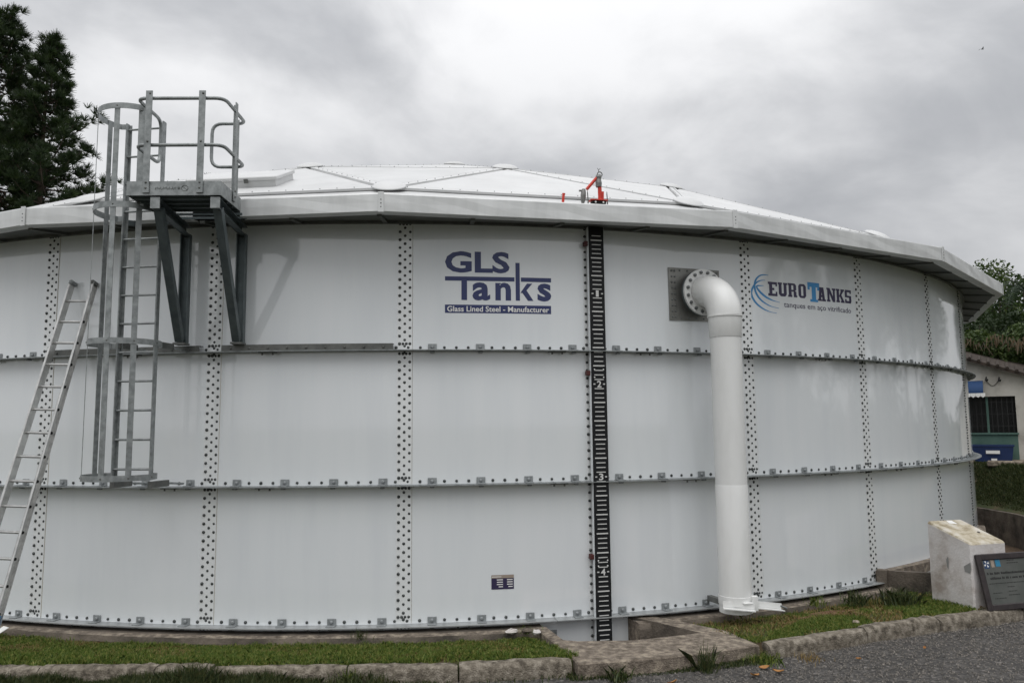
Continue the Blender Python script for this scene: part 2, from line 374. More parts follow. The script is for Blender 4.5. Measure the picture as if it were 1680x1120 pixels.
g = MB(); g.prism([(1.1, -12.4), (1.3, -13.3), (2.8, -13.15), (2.2, -12.2)], -.72, -.66); g.build('pit_floor', CONCD, dp)

# moat on the right of the tank: retaining wall, floor
g = MB(); m = len(MOAT); V = []
ztop = [.16, .15, .10, .0, -.08, -.10, -.11, -.2]
for (x, y), z in zip(MOAT, ztop):
    r_ = math.hypot(x, y); ux, uy = x/r_, y/r_
    V += [(x, y, -1.3), (x, y, z), (x+.16*ux, y+.16*uy, z), (x+.16*ux, y+.16*uy, -1.3)]
V = np.array(V)
F = [(i*4+j, i*4+(j+1) % 4, (i+1)*4+(j+1) % 4, (i+1)*4+j) for i in range(m-1) for j in range(4)]+[(3, 2, 1, 0), tuple((m-1)*4+j for j in range(4))]
g.add(V, F)
rw = thing('retaining_wall', (13.9, -3.3, -1.0), 'long dark concrete wall of the trench curving behind the white plinth', 'retaining wall')
g.build('wall_body', CONCD, rw)
g = MB(); e = rad(.5); g.bar(pol(12.50, .497, -.5)+(0, 0, 0), np.array([6.06, -11.06, -.5]), .12, 1.32); g.build('end_wall', CONCD, rw)
g = MB(); a0 = pol(12.49, .503, .0)
V = []
for i in range(26):
    t = .497+i*.02; V += [pol(12.475, t, -.9), pol(12.475, t, .135), pol(12.59, t, .135), pol(12.59, t, -.9)]
g.add(V, [(i*4+j, i*4+(j+1) % 4, (i+1)*4+(j+1) % 4, (i+1)*4+j) for i in range(25) for j in range(4)]+[(3, 2, 1, 0)])
g.build('inner_kerb', CONC, rw)
g = MB(); V = []
for i, t in enumerate(np.linspace(.5, 1.75, 40)):
    V += [pol(12.4, t, -.9), pol(float(np.interp(t, mt, mr))+.05, t, -.9)]
g.add(V, [(2*i, 2*i+1, 2*i+3, 2*i+2) for i in range(39)]); g.build('trench_floor', DIRT, rw)

# ------------------------------------------------------------------ the tank
tank = thing('storage_tank', (0, 0, 0), 'huge round white bolted steel storage tank with low white dome roof', 'tank')
ORIG[tank.name] = (0, 0, 0)
# wall sheets, each overlapping its right-hand neighbour
def sheet(z0, z1):
    g = MB(); n = 16; V = []; tk = .005
    for i in range(n+1):
        a = -LAPH+(DL+2*LAPH)*i/n; r = R+RISE*i/n
        V += [pol(r, a, z0), pol(r, a, z1), pol(r-tk, a, z1), pol(r-tk, a, z0)]
    F = [(i*4+j, (i+1)*4+j, (i+1)*4+(j+1) % 4, i*4+(j+1) % 4) for i in range(n) for j in range(4)]+[(0, 1, 2, 3), tuple(n*4+j for j in (3, 2, 1, 0))]
    g.add(V, F); me = g.mesh('wall_sheet', ENAMEL, smooth=True); return me
shm = [sheet(0.002, H-.002), sheet(-H, -.002)]
for row in range(4):
    for i in range(NP):
        o = inst('wall_sheet', shm[1] if row == 3 else shm[0], tank, TH0+i*DL, (0, 0, 0 if row == 3 else row*H))
VIS = [i for i in range(-7, 13)]
# lap strip and sealant bead along each vertical seam
g = MB(); gs = MB()
for i in VIS:
    t = TH0+i*DL
    for row in range(-1, 3):
        z0, z1 = row*H+.01, (row+1)*H-.01
        e = t+LAPH; a = e+.0001; b = e+.0004
        gs.add([pol(R+.0005, b, z0), pol(R+.0005, b, z1), pol(R+.0075, a, z1), pol(R+.0075, a, z0)], [(0, 1, 2, 3)])
        q = t-LAPH
        V = []
        for j in range(3):
            tt = q+2*LAPH*j/2; V += [pol(wall_r(tt-.0001 if j == 2 else t-.0001)+.0009 if j else R+RISE*.925+.0009, tt, z0), pol(R+RISE*(.925+.0375*j)+.0009, tt, z1)]
            V[-2] = pol(R+RISE*(.925+.0375*j)+.0009, tt, z0)
        g.add(V, [(0, 2, 3, 1), (2, 4, 5, 3)])
g.build('seam_strip', LAP, tank, kind='stuff'); gs.build('sealant_bead', BEAD, tank, kind='stuff')

# bolt heads
prof = [(1.0, 0.), (.92, .45), (.55, .85), (0.0001, 1.0)]
nseg = 8; hv = []; hf = []
for (q, h_) in prof[:-1]:
    for k in range(nseg): hv.append((q*math.cos(2*pi*k/nseg), q*math.sin(2*pi*k/nseg), h_))
hv.append((0, 0, 1.0)); hv = np.array(hv)
for i in range(2):
    for k in range(nseg): hf.append((i*nseg+k, i*nseg+(k+1) % nseg, (i+1)*nseg+(k+1) % nseg, (i+1)*nseg+k))
for k in range(nseg): hf.append((2*nseg+k, 2*nseg+(k+1) % nseg, 3*nseg))
def bolts(C, Nn, rad_, ht):
    """bolt caps at points C along normals Nn"""
    g = MB()
    r0_, h0_ = rad_, ht
    for c, n in zip(C, Nn):
        n = np.array(n, float); n /= np.linalg.norm(n); n = n+rng.normal(0, .07, 3); n /= np.linalg.norm(n); rad_ = r0_*rng.uniform(.9, 1.1); ht = h0_*rng.uniform(.8, 1.15)
        a = np.array([0, 0, 1.]) if abs(n[2]) < .9 else np.array([1., 0, 0]); a = a-n*(a@n); a /= np.linalg.norm(a); b = np.cross(n, a)
        g.add(np.array(c)+hv[:, :1]*rad_*a+hv[:, 1:2]*rad_*b+hv[:, 2:]*ht*n, hf)
    return g
C = []; Nn = []
def addb(t, z):
    C.append(pol(wall_r(t)+.0005, t, z)); Nn.append(rad(t))
sp = (H-.295)/13
for i in VIS:
    t = TH0+i*DL
    for row in (-1, 0, 1, 2):
        z0 = row*H
        for k in range(14):
            z = z0+.165+k*sp
            if row < 0 and z < -.6: continue
            for s in (-.058, .058): addb(t+s/R, z)
            if k < 13: addb(t, z+sp/2)
        addb(t, z0+.12); addb(t, z0+H-.083); addb(t, z0+.05); addb(t, z0+H-.022)
        for s in (-.058, -.019, .019, .058):
            addb(t+s/R, z0+.077); addb(t+s/R, z0+H-.037)
    for lev in (0, 1, 2):
        for k in range(16):
            if k % 4 == 2: continue
            addb(t+DL*(k+.3)/16, lev*H+.034)
bolts(C, Nn, .018, .016).build('bolt_heads', BOLT, tank, smooth=True, kind='stuff')

# horizontal stiffener rings with clips
def ringflange(ta, tb, z, w_, th, n):
    g = MB(); V = []
    for i in range(n+1):
        t = ta+(tb-ta)*i/n; V += [pol(R-.02, t, z-th), pol(R+w_, t, z-th), pol(R+w_, t, z), pol(R-.02, t, z)]
    g.add(V, [(i*4+j, i*4+(j+1) % 4, (i+1)*4+(j+1) % 4, (i+1)*4+j) for i in range(n) for j in range(4)]+[(3, 2, 1, 0), tuple(n*4+j for j in range(4))])
    return g
FLG = mat('toplit_flange_galvanised', (.34, .355, .355), .45, .4, var=(.45, .465, .465), vscale=5, bump=.04)
for lev in (0, 1, 2):
    for i in range(12):
        t = TH0-.04+i*3*DL
        me = ringflange(t+.0003, t+3*DL-.0003, lev*H, .145, .010, 36).build('stiffener_ring', FLG if lev < 1 else GALV, tank, smooth=True)  # light and shade in the colours: paler lower ring, darker upper rings
clip = MB()
clip.box((0, -(R+.0115), .040), (.098, .010, .070), bev=.004); clip.box((0, -(R+.052), .006), (.098, .09, .009), bev=.003)
clip.lathe([(.02, -.03), (.02, .012), (.012, .02), (.0001, .022)], (0, -(R+.016), .038), (0, -1, 0), 8)
clip.box((.0, -(R+.06), -.024), (.05, .045, .022), bev=.006)
CLIPM = mat('clip_steel', (.22, .235, .24), .5, .3, var=(.32, .34, .345), vscale=20)
clipme = clip.mesh('ring_clip', CLIPM)
for lev in (0, 1, 2):
    for i in range(-5, 10):
        for k in (2, 6, 10, 14):
            t = TH0+i*DL+DL*(k+.3)/16
            if lev == 2 and TH0+.012 < t < TH0+2*DL-.012: continue
            inst('ring_clip', clipme, tank, t, (0, 0, lev*H))
# splice plates under the rings
sp_ = MB(); sp_.box((0, -(R+.075), -.016), (.20, .07, .012), bev=.004); sp_.tube([(.06, -(R+.08), -.045), (.06, -(R+.08), -.01)], .011, 6); sp_.tube([(-.06, -(R+.08), -.045), (-.06, -(R+.08), -.01)], .011, 6)
spm = sp_.mesh('splice_plate', GALVD)
for lev in (0, 1, 2):
    for i in range(-4, 9):
        inst('splice_plate', spm, tank, TH0+i*DL+DL*random.choice((.30, .56, .8)), (0, 0, lev*H))
# upright wind girder angles standing on the upper ring left of the logo
for k in (0, 1):
    ta, tb = TH0+k*DL+.0115, TH0+(k+1)*DL-.0095
    g = MB(); n = 16; V = []
    for i in range(n+1):
        t = ta+(tb-ta)*i/n; V += [pol(R+.118, t, 3.002), pol(R+.132, t, 3.002), pol(R+.132, t, 3.07), pol(R+.118, t, 3.07)]
    g.add(V, [(i*4+j, i*4+(j+1) % 4, (i+1)*4+(j+1) % 4, (i+1)*4+j) for i in range(n) for j in range(4)]+[(3, 2, 1, 0), tuple(n*4+j for j in range(4))])
    gi = g.build('wind_girder', GALVD, tank)
    g = MB(); V = []
    for i in range(n+1):
        t = ta+(tb-ta)*i/n; V += [pol(R+.03, t, 3.064), pol(R+.1175, t, 3.064), pol(R+.1175, t, 3.071), pol(R+.03, t, 3.071)]
    g.add(V, [(i*4+j, i*4+(j+1) % 4, (i+1)*4+(j+1) % 4, (i+1)*4+j) for i in range(n) for j in range(4)])
    g.build('girder_top_leg', GALVD, gi)
    bolts([pol(R+.132, ta+(tb-ta)*(i+.5)/9, 3.03) for i in range(9)], [rad(ta+(tb-ta)*(i+.5)/9) for i in range(9)], .015, .014).build('girder_bolts', GALVD, gi, kind='stuff')
# small steel plate on the buried row of sheets, seen in the pit
g = MB(); t = .100
for q in range(1): g.box(pol(R+.012, t, -.165), (.20, .010, .075), np.stack([tan(t), -rad(t), (0, 0, 1)], 1), bev=.003)
pl_ = g.build('joint_plate', CLIPM, tank)
bolts([pol(R+.017, t+s/R, -.165) for s in (-.06, 0, .06)], [rad(t)]*3, .012, .012).build('plate_bolts', GALVD, pl_, kind='stuff')

# ------------------------------------------------------------------ lettering helpers
def text2d(s, x0, x1, y0, y1, bold=.0):
    """flat text from the built-in font, fitted into the box; returns verts, faces"""
    cu = bpy.data.curves.new('t', 'FONT'); cu.body = s; cu.size = 1; cu.offset = bold; cu.resolution_u = 3; cu.fill_mode = 'FRONT'
    o = bpy.data.objects.new('t', cu); COL.objects.link(o); bpy.context.view_layer.update()
    me = bpy.data.meshes.new_from_object(o.evaluated_get(bpy.context.evaluated_depsgraph_get()))
    v = np.array([p.co[:] for p in me.vertices]); f = [tuple(p.vertices) for p in me.polygons]
    bpy.data.objects.remove(o); bpy.data.curves.remove(cu); bpy.data.meshes.remove(me)
    mn = v.min(0); mxx = v.max(0)
    v = np.stack([x0+(v[:, 0]-mn[0])/(mxx[0]-mn[0])*(x1-x0), y0+(v[:, 1]-mn[1])/(mxx[1]-mn[1])*(y1-y0)], 1)
    return v, f
class Flat:
    """2-D shapes (arc length, height) that are wrapped on the tank wall"""
    def __init__(s): s.v = []; s.f = []; s.n = 0
    def add(s, v, f): s.v.append(np.asarray(v, float)); s.f += [tuple(int(k)+s.n for k in q) for q in f]; s.n += len(v); return s
    def text(s, *a, **k): return s.add(*text2d(*a, **k))
    def rect(s, x0, x1, y0, y1, n=None):
        n = n or max(1, int(abs(x1-x0)/.08)); V = []
        for i in range(n+1): x = x0+(x1-x0)*i/n; V += [(x, y0), (x, y1)]
        return s.add(V, [(2*i, 2*i+2, 2*i+3, 2*i+1) for i in range(n)])
    def poly(s, p): return s.add(p, [tuple(range(len(p)))])
    def stroke(s, pts, w):
        P = np.array(pts, float); T = np.gradient(P, axis=0); T /= np.linalg.norm(T, axis=1)[:, None]; Nn = np.stack([-T[:, 1], T[:, 0]], 1)
        w = np.full(len(P), w) if np.isscalar(w) else np.array(w); A = P+Nn*w[:, None]/2; B = P-Nn*w[:, None]/2
        V = np.stack([A, B], 1).reshape(-1, 2)
        return s.add(V, [(2*i, 2*i+1, 2*i+3, 2*i+2) for i in range(len(P)-1)])
    def wrap(s, name, m, parent, off=.0015):
        v = np.concatenate(s.v); g = MB(); V = []
        for x, z in v:
            t = x/R; V.append(pol(wall_r(t)+off, t, z))
        g.add(V, s.f); return g.build(name, m, parent)
def spline(pts, n=40):
    P = np.array(pts, float); d = np.r_[0, np.cumsum(np.linalg.norm(np.diff(P, axis=0), axis=1))]; u = np.linspace(0, d[-1], n)
    Q = np.stack([np.interp(u, d, P[:, k]) for k in (0, 1)], 1)
    for _ in range(3): Q[1:-1] = (Q[:-2]+2*Q[1:-1]+Q[2:])/4
    return Q
# first logo
f = Flat()
f.text('GLS', .099, .849, 3.900, 4.152, bold=.032)
f.rect(.099, .905, 3.806, 3.856); f.rect(.981, 1.342, 3.806, 3.856)
f.rect(.287, .352, 3.582, 3.806)
f.text('a', .414, .620, 3.578, 3.790, bold=.032); f.text('n', .680, .863, 3.582, 3.790, bold=.032)
f.rect(.918, .968, 3.582, 4.028)
f.poly([(.972, 3.672), (1.052, 3.786), (1.116, 3.786), (1.022, 3.676)][::-1]); f.poly([(.985, 3.690), (1.03, 3.73), (1.128, 3.582), (1.062, 3.582)][::-1])
f.text('s', 1.176, 1.341, 3.578, 3.790, bold=.032)
lg = f.wrap('tank_logo', NAVY, tank); lg['label'] = 'dark blue GLS Tanks lettering with bars'
f = Flat(); f.rect(.098, 1.337, 3.431, 3.528); bx_ = f.wrap('logo_caption_bar', NAVY, lg)
f = Flat(); f.text('Glass Lined Steel - Manufacturer', .124, 1.312, 3.447, 3.512, bold=.018); f.wrap('caption_lettering', WHITEV, lg, .0026)['kind'] = 'stuff'
# second logo: globe arcs and slab-serif name
f = Flat()
A_ = [(4.387, 4.052), (4.313, 4.056), (4.245, 4.044), (4.183, 3.999), (4.145, 3.93), (4.15, 3.836), (4.199, 3.754), (4.274, 3.697), (4.394, 3.647), (4.543, 3.628)]
B_ = [(4.327, 3.983), (4.254, 3.978), (4.18, 3.947), (4.117, 3.881), (4.083, 3.804), (4.103, 3.739), (4.164, 3.667), (4.269, 3.607), (4.39, 3.571), (4.501, 3.563)]
C_ = [(4.299, 3.91), (4.238, 3.906), (4.183, 3.903), (4.170, 3.890), (4.194, 3.86), (4.245, 3.814), (4.327, 3.762), (4.436, 3.726), (4.567, 3.705)]
for q in (A_, B_, C_):
    p = spline(q); u = np.linspace(0, 1, len(p)); f.stroke(p, .006+.03*np.sin(pi*np.clip(u*1.1, 0, 1))**1.2*(1-.35*u))
gl = f.wrap('globe_emblem', CYAN, tank); gl['label'] = 'light blue sweeping globe arcs'
def slab(f, ch, x0, x1, y0, y1, w=.052, s=.026):
    W = x1-x0; Hh = y1-y0; X = lambda a: x0+a*W
    if ch == 'E':
        f.rect(x0+.02, x0+.02+w, y0, y1, 1); f.rect(x0, x1, y0, y0+s*1.25, 1); f.rect(x0, x1, y1-s*1.25, y1, 1); f.rect(x0+.02+w, X(.68), y0+Hh*.42, y0+Hh*.58, 1)
        f.rect(x1-.028, x1, y0+s*1.25, y0+Hh*.32, 1); f.rect(x1-.028, x1, y1-Hh*.30, y1-s*1.25, 1)
    elif ch == 'U':
        f.rect(x0+.014, x0+.014+w, y0+.03, y1-s, 1); f.rect(x1-.014-w, x1-.014, y0+.03, y1-s, 1); f.poly([(x0+.014, y0+.03), (x0+.044, y0), (x1-.044, y0), (x1-.014, y0+.03)][::1]); f.rect(x0+.014+w, x1-.014-w, y0+.03, y0+.04, 1)
        f.rect(x0, x0+.074, y1-s, y1, 1); f.rect(x1-.074, x1, y1-s, y1, 1)
    elif ch == 'R':
        f.rect(x0+.014, x0+.014+w, y0+s, y1-s, 1); f.rect(x0, X(.62), y1-s, y1, 1); f.rect(x0, x0+.076, y0, y0+s, 1)
        f.rect(x1-.014-w, x1-.014, y0+Hh*.5, y1-s*.9, 1); f.poly([(X(.62), y1-s), (x1-.014, y1-s*.9), (x1-.04, y1), (X(.62), y1)]); f.rect(x0+.014+w, x1-.03, y0+Hh*.40, y0+Hh*.53, 1)
        f.rect(x1-.012-w, x1-.012, y0+s, y0+Hh*.42, 1); f.rect(x1-.064, x1, y0, y0+s, 1)
    elif ch == 'O':
        f.rect(x0, x0+w, y0+.03, y1-.03, 1); f.rect(x1-w, x1, y0+.03, y1-.03, 1)
        f.poly([(x0, y0+.03), (x0+.03, y0), (x1-.03, y0), (x1, y0+.03)]); f.poly([(x0, y1-.03), (x1, y1-.03), (x1-.03, y1), (x0+.03, y1)])
    elif ch == 'A':
        c = (x0+x1)/2; f.poly([(x0+.018, y0+s), (x0+.018+w*.9, y0+s), (c+.004, y1-.035), (c+.02, y1), (c-.045, y1)]); f.poly([(x1-.018-w, y0+s), (x1-.018, y0+s), (c+.04, y1), (c-.01, y1), (c-.004, y1-.035)])
        f.rect(x0+.05, x1-.05, y0+Hh*.28, y0+Hh*.44, 1); f.rect(x0, x0+.078, y0, y0+s, 1); f.rect(x1-.078, x1, y0, y0+s, 1)
    elif ch == 'N':
        f.rect(x0+.014, x0+.014+w*.85, y0+s, y1, 1); f.rect(x1-.014-w*.85, x1-.014, y0, y1-s, 1); f.poly([(x0+.014, y1), (x0+.066, y1), (x1-.014, y0), (x1-.066, y0)][::-1])
        f.rect(x0, x0+.074, y0, y0+s, 1); f.rect(x0, x0+.05, y1-s, y1, 1); f.rect(x1-.076, x1, y1-s, y1, 1)
    elif ch == 'K':
        f.rect(x0+.014, x0+.014+w, y0+s, y1-s, 1); f.rect(x0, x0+.076, y0, y0+s, 1); f.rect(x0, x0+.076, y1-s, y1, 1)
        f.poly([(x0+.06, y0+Hh*.42), (x1-.072, y1-s), (x1-.014, y1-s), (x0+.085, y0+Hh*.40)][::-1]); f.poly([(x0+.072, y0+Hh*.52), (x0+.11, y0+Hh*.62), (x1-.008, y0+s), (x1-.064, y0+s)][::-1])
        f.rect(x1-.08, x1, y0, y0+s, 1); f.rect(x1-.078, x1, y1-s, y1, 1)
    elif ch == 'S':
        f.rect(x0, x1-.012, y0, y0+s*1.2, 1); f.rect(x0+.012, x1, y1-s*1.2, y1, 1); f.rect(x0, x1, y0+Hh*.43, y0+Hh*.57, 1); f.rect(x0, x0+w*.95, y0+Hh*.57, y1-s*.6, 1); f.rect(x1-w*.95, x1, y0+s*.6, y0+Hh*.43, 1)
        f.rect(x0, x0+.036, y0+s, y0+Hh*.3, 1); f.rect(x1-.036, x1, y1-Hh*.27, y1-s, 1)
f = Flat()
for ch, a, b, q, p in [('E', 4.371, 4.528, 3.784, 3.970), ('U', 4.541, 4.709, 3.790, 3.972), ('R', 4.717, 4.884, 3.792, 3.976), ('O', 4.909, 5.053, 3.792, 3.980),
                       ('A', 5.280, 5.440, 3.777, 3.966), ('N', 5.462, 5.650, 3.780, 3.970), ('K', 5.660, 5.838, 3.785, 3.972), ('S', 5.852, 5.994, 3.788, 3.975)]: slab(f, ch, a, b, q, p)
nm = f.wrap('tank_name', INK, gl); nm['label'] = 'dark slab-serif EUROTANKS name'
f = Flat(); f.rect(5.085, 5.318, 3.955, 4.017, 3); f.rect(5.163, 5.245, 3.785, 3.955, 1); f.rect(5.128, 5.280, 3.755, 3.788, 1); f.rect(5.085, 5.128, 3.915, 3.955, 1); f.rect(5.275, 5.318, 3.915, 3.955, 1)
f.wrap('tall_letter', CYAN, gl)
f = Flat(); f.text('tanques em aço vitrificado', 4.634, 5.972, 3.628, 3.722, bold=.006); f.wrap('caption_lettering', INK, gl)['kind'] = 'stuff'
# data plate
f = Flat(); f.rect(.611, .863, .338, .493); dpl = f.wrap('data_plate', NAVY, tank, .003); dpl.data.materials[0] = INK
f = Flat(); f.rect(.611, .863, .458, .493); f.wrap('plate_header', TAN, dpl, .0045)
f = Flat()
for k in range(4):
    z = .436-k*.025; f.rect(.672+.02*(k == 3), .740, z, z+.010, 1); f.rect(.786+.015*(k == 3), .850, z, z+.010, 1)
for x in np.arange(.618, .72, .012): f.rect(x, x+.007, .468, .480, 1)
f.wrap('plate_print', WHITEV, dpl, .005)['kind'] = 'stuff'

# ------------------------------------------------------------------ dome roof and gutter
RG, ZB, ZT = 13.14, 4.425, 4.628; GT0, GD = -.360, pi/10
roof = MB(); V = []
# dark inner lining below the roof (keeps daylight out of the tank)
roof.lathe([(12.46, 4.498), (12.15, 4.86), (9.5, 5.90), (6.9, 6.75), (.01, 7.5)], (0, 0, 0), n=40)
roof = roof.build('roof', ALUD, tank)
rings = [(12.2, 4.955, [GT0+GD*k for k in range(20)]), (9.6, 6.11, [GT0+GD*(k+.5) for k in range(20)]), (6.95, 7.03, [GT0+GD*(1.3+2*k) for k in range(10)]), (3.6, 7.68, [GT0+GD*(.3+4*k) for k in range(5)]), (0.0, 7.93, [0.])]
def rp(k, i):
    r, z, T = rings[k]; return pol(r, T[i % len(T)], z)
tris = []
for i in range(20):
    tris += [((0, i), (0, i+1), (1, i)), ((1, i), (0, i+1), (1, i+1))]
for i in range(10):                                     # ring1 has 20 hubs, ring2 has 10
    tris += [((1, 2*i), (1, 2*i+1), (2, i)), ((1, 2*i+1), (1, 2*i+2), (2, i)), ((2, i), (1, 2*i+2), (2, i+1))]
for i in range(5):
    tris += [((2, 2*i), (2, 2*i+1), (3, i)), ((2, 2*i+1), (2, 2*i+2), (3, i)), ((3, i), (2, 2*i+2), (3, i+1)), ((3, i), (3, i+1), (4, 0))]
edges = set()
def norm_i(q): return (q[0], q[1] % len(rings[q[0]][2]))
for tr in tris:
    P = [rp(*q) for q in tr]; c = sum(P)/3; nrm = np.cross(P[1]-P[0], P[2]-P[0]); nrm /= np.linalg.norm(nrm)
    if nrm[2] < 0: P = P[::-1]; nrm = -nrm
    # cambered triangular sheet: centre a little proud, edges folded down to the battens
    Q = [p+(c-p)/np.linalg.norm(c-p)*.05-nrm*.012 for p in P]; I_ = [p+(c-p)*.12 for p in P]
    g = MB(); g.add(Q+[p+nrm*.035 for p in I_]+[c+nrm*.05], [(0, 1, 4, 3), (1, 2, 5, 4), (2, 0, 3, 5), (3, 4, 6), (4, 5, 6), (5, 3, 6)])
    g.build('roof_panel', ROOFW, roof)
    for a, b in ((0, 1), (1, 2), (2, 0)): edges.add(tuple(sorted((norm_i(tr[a]), norm_i(tr[b])))))
BC = []; BN = []
for a, b in sorted(edges):
    A, B = rp(*a), rp(*b); nn = (A+B)/2-np.array([0, 0, -17.5]); nn /= np.linalg.norm(nn); d = (B-A)/np.linalg.norm(B-A)
    g = MB(); g.bar(A+nn*.022, B+nn*.022, .10, .03, nn); g.build('roof_batten', ROOFW, roof)
    if a[0] <= 1:
        ln = np.linalg.norm(B-A); k = int(ln/.21); sd_ = np.cross(nn, d)
        for i in range(1, k):
            BC.append(A+d*(i*ln/k)+nn*.037); BN.append(nn)
bolts(BC, BN, .007, .010).build('batten_bolts', BOLTS, roof, kind='stuff')
hc = MB(); hc.lathe([(.200, .0), (.200, .012), (.165, .036), (.10, .054), (.001, .062)], (0, 0, 0), n=20)
hcm = hc.mesh('hub_cover', ROOFW, smooth=True)
for k in range(5):
    for i in range(len(rings[k][2])):
        p = rp(k, i); nn = p-np.array([0, 0, -17.5]); nn /= np.linalg.norm(nn)
        o = inst('hub_cover', hcm, roof); o.location = p+nn*.03; o.rotation_euler = Vector(nn).to_track_quat('Z', 'Y').to_euler()
# skirt sheets between the lowest battens and the gutter
for i in range(20):
    a, b = GT0+GD*i, GT0+GD*(i+1); g = MB()
    g.add([pol(RG-.13, a, ZT-.06), pol(RG-.13, b, ZT-.06), pol(12.2, b, 4.95), pol(12.2, a, 4.95)], [(0, 1, 2, 3)]); g.build('roof_skirt', ROOFW, roof)
# roof hatch curb left of the nearest hub
hb = MB(); th_ = -.125; ctr = pol(11.42, -.222, 5.29); u = tan(-.20); n2 = np.array([math.sin(-.20)*math.cos(.44), -math.cos(-.20)*math.cos(.44), -math.sin(.44)]); nn = np.cross(u, -n2); nn = nn if nn[2] > 0 else -nn
Rm = np.stack([u, -n2, nn], 1)
hb.box(ctr+nn*.03, (1.15, .62, .12), Rm, bev=.006); hb = hb.build('roof_hatch', ROOFW, roof)
g = MB(); g.box(ctr+nn*.115, (1.20, .66, .05), Rm, bev=.01); g.build('hatch_lid', ROOFW, hb)
g = MB(); g.box(ctr+nn*.09+n2*.335+u*.2, (.05, .02, .05), Rm); g.build('hatch_latch', GALVD, hb)

def gutter(i, gap=None):
    a, b = GT0+GD*i, GT0+GD*(i+1)
    A, B = pol(RG, a), pol(RG, b); secs = [(0., 1.)]
    if gap: secs = [(0., gap[0]), (gap[1], 1.)]
    for q0, q1 in secs:
        P0, P1 = A+(B-A)*q0, A+(B-A)*q1
        nrm = rad((a+b)/2); g = MB(); V = []
        n = max(3, int((q1-q0)*10))
        for j in range(n+1):
            p = P0+(P1-P0)*j/n; dent = .004*math.sin(j*2.1+i)
            for off, z in ((-.14, ZT-.03), (-.045, ZT), (-.004, ZT), (0, ZT-.012), (dent, (ZB+ZT)/2), (0, ZB+.006), (-.008, ZB), (-.14, ZB+.004)):
                V.append(p+nrm*off+np.array([0, 0, z]))
        g.add(V, [(j*8+k, (j+1)*8+k, (j+1)*8+k+1, j*8+k+1) for j in range(n) for k in range(7)])
        g.build('gutter_section', ALU, tank)
    # soffit up to the wall
    g = MB(); V = []
    for j in range(9):
        q = j/8; p = A+(B-A)*q-rad((a+b)/2)*.14; t = a+(b-a)*q
        V += [p+np.array([0, 0, ZB+.006]), pol(R-.01, t, 4.497)]
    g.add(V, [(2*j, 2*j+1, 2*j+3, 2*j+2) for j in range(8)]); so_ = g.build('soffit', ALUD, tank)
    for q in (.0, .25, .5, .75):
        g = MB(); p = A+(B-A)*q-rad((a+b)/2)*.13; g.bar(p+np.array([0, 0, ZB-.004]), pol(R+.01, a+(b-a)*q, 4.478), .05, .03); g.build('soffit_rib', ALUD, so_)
PLTH = -.20
for i in range(20): gutter(i, (.49, .622) if i == 0 else None)
spl = MB(); spl.box((0, -(RG+.004), (ZB+ZT)/2+.002), (.062, .012, ZT-ZB+.02), bev=.003)
splm = spl.mesh('gutter_splice', ALU)
for i in range(20):
    o = inst('gutter_splice', splm, tank, GT0+GD*i+.001)
gb = []; gn = []
for i in range(20):
    for z in (ZB+.05, ZB+.09, ZB+.13): gb.append(pol(RG+.010, GT0+GD*i+.001, z)); gn.append(rad(GT0+GD*i))
bolts(gb, gn, .007, .005).build('gutter_rivets', GALVD, tank, kind='stuff')
# top angle of the wall
ringflange(-pi, pi, 4.5, .05, .04, 180).build('top_angle', GALVD, tank)

# ------------------------------------------------------------------ level gauge
GTH = .1497; gr = R+.115
lgz = thing('level_gauge', pol(gr, GTH, -.27), 'tall black level gauge board with white marks numbered 1 to 4', 'gauge')
u = tan(GTH); n = rad(GTH); Rm = np.stack([u, -n, (0, 0, 1)], 1)
def gp(x, y, z): return pol(gr, GTH)+u*x+n*y+np.array([0, 0, z])
g = MB(); zb, zt_ = -.30, 4.465; g.box(gp(0, 0, (zb+zt_)/2), (.186, .012, zt_-zb), Rm, bev=.002); g.build('board', BLACKB, lgz)
g = MB(); g.box(gp(.093, -.03, (zb+zt_)/2), (.010, .055, zt_-zb), Rm); g.box(gp(-.093, -.03, (zb+zt_)/2), (.010, .055, zt_-zb), Rm); g.build('side_channel', ENAMEL, lgz)
Z1 = 3.67; PM = 1.0587
g = MB()
for k in range(-13, 80):
    z = Z1-k*PM/20
    if z > zt_-.03 or z < zb+.01: continue
    num = (k % 20 == 0)
    if num:
        for s in (-.056, .056): g.box(gp(s*1.05, .0068, z), (.024, .0016, .013), Rm)
    else:
        lg_ = (k % 4 == 0); g.box(gp(0, .0068, z), (.138 if lg_ else .112, .0016, .0135 if lg_ else .0095), Rm)
g.build('scale_marks', GWHITE, lgz, kind='stuff')
for d in range(1, 5):
    hw_ = .017 if d == 1 else .027; v, f = text2d(str(d), -hw_, hw_, -.038, .038, bold=.02)
    g = MB(); g.add([gp(x, .0078, Z1-(d-1)*PM+y) for x, y in v], f); g.build('numeral', GWHITE, lgz)
g = MB(); 
for z in (2.69, 2.78, .62, .56):
    for s in (-.055, .055): g.lathe([(.008, 0), (.008, .006), (.0001, .008)], gp(s, .006, z), n, 8)
g.build('mounting_screws', WHITEV, lgz, kind='stuff')
for z in (4.27, 2.74, .66):
    g = MB(); g.box(gp(-.118, -.045, z), (.045, .07, .055), Rm, bev=.004); g.build('red_bracket', REDD, lgz)
for z in (4.2, 2.75, 1.3, .05):
    g = MB(); g.bar(gp(.05, -.01, z), gp(.05, -.11, z), .03, .03); g.build('standoff', GALVD, lgz)

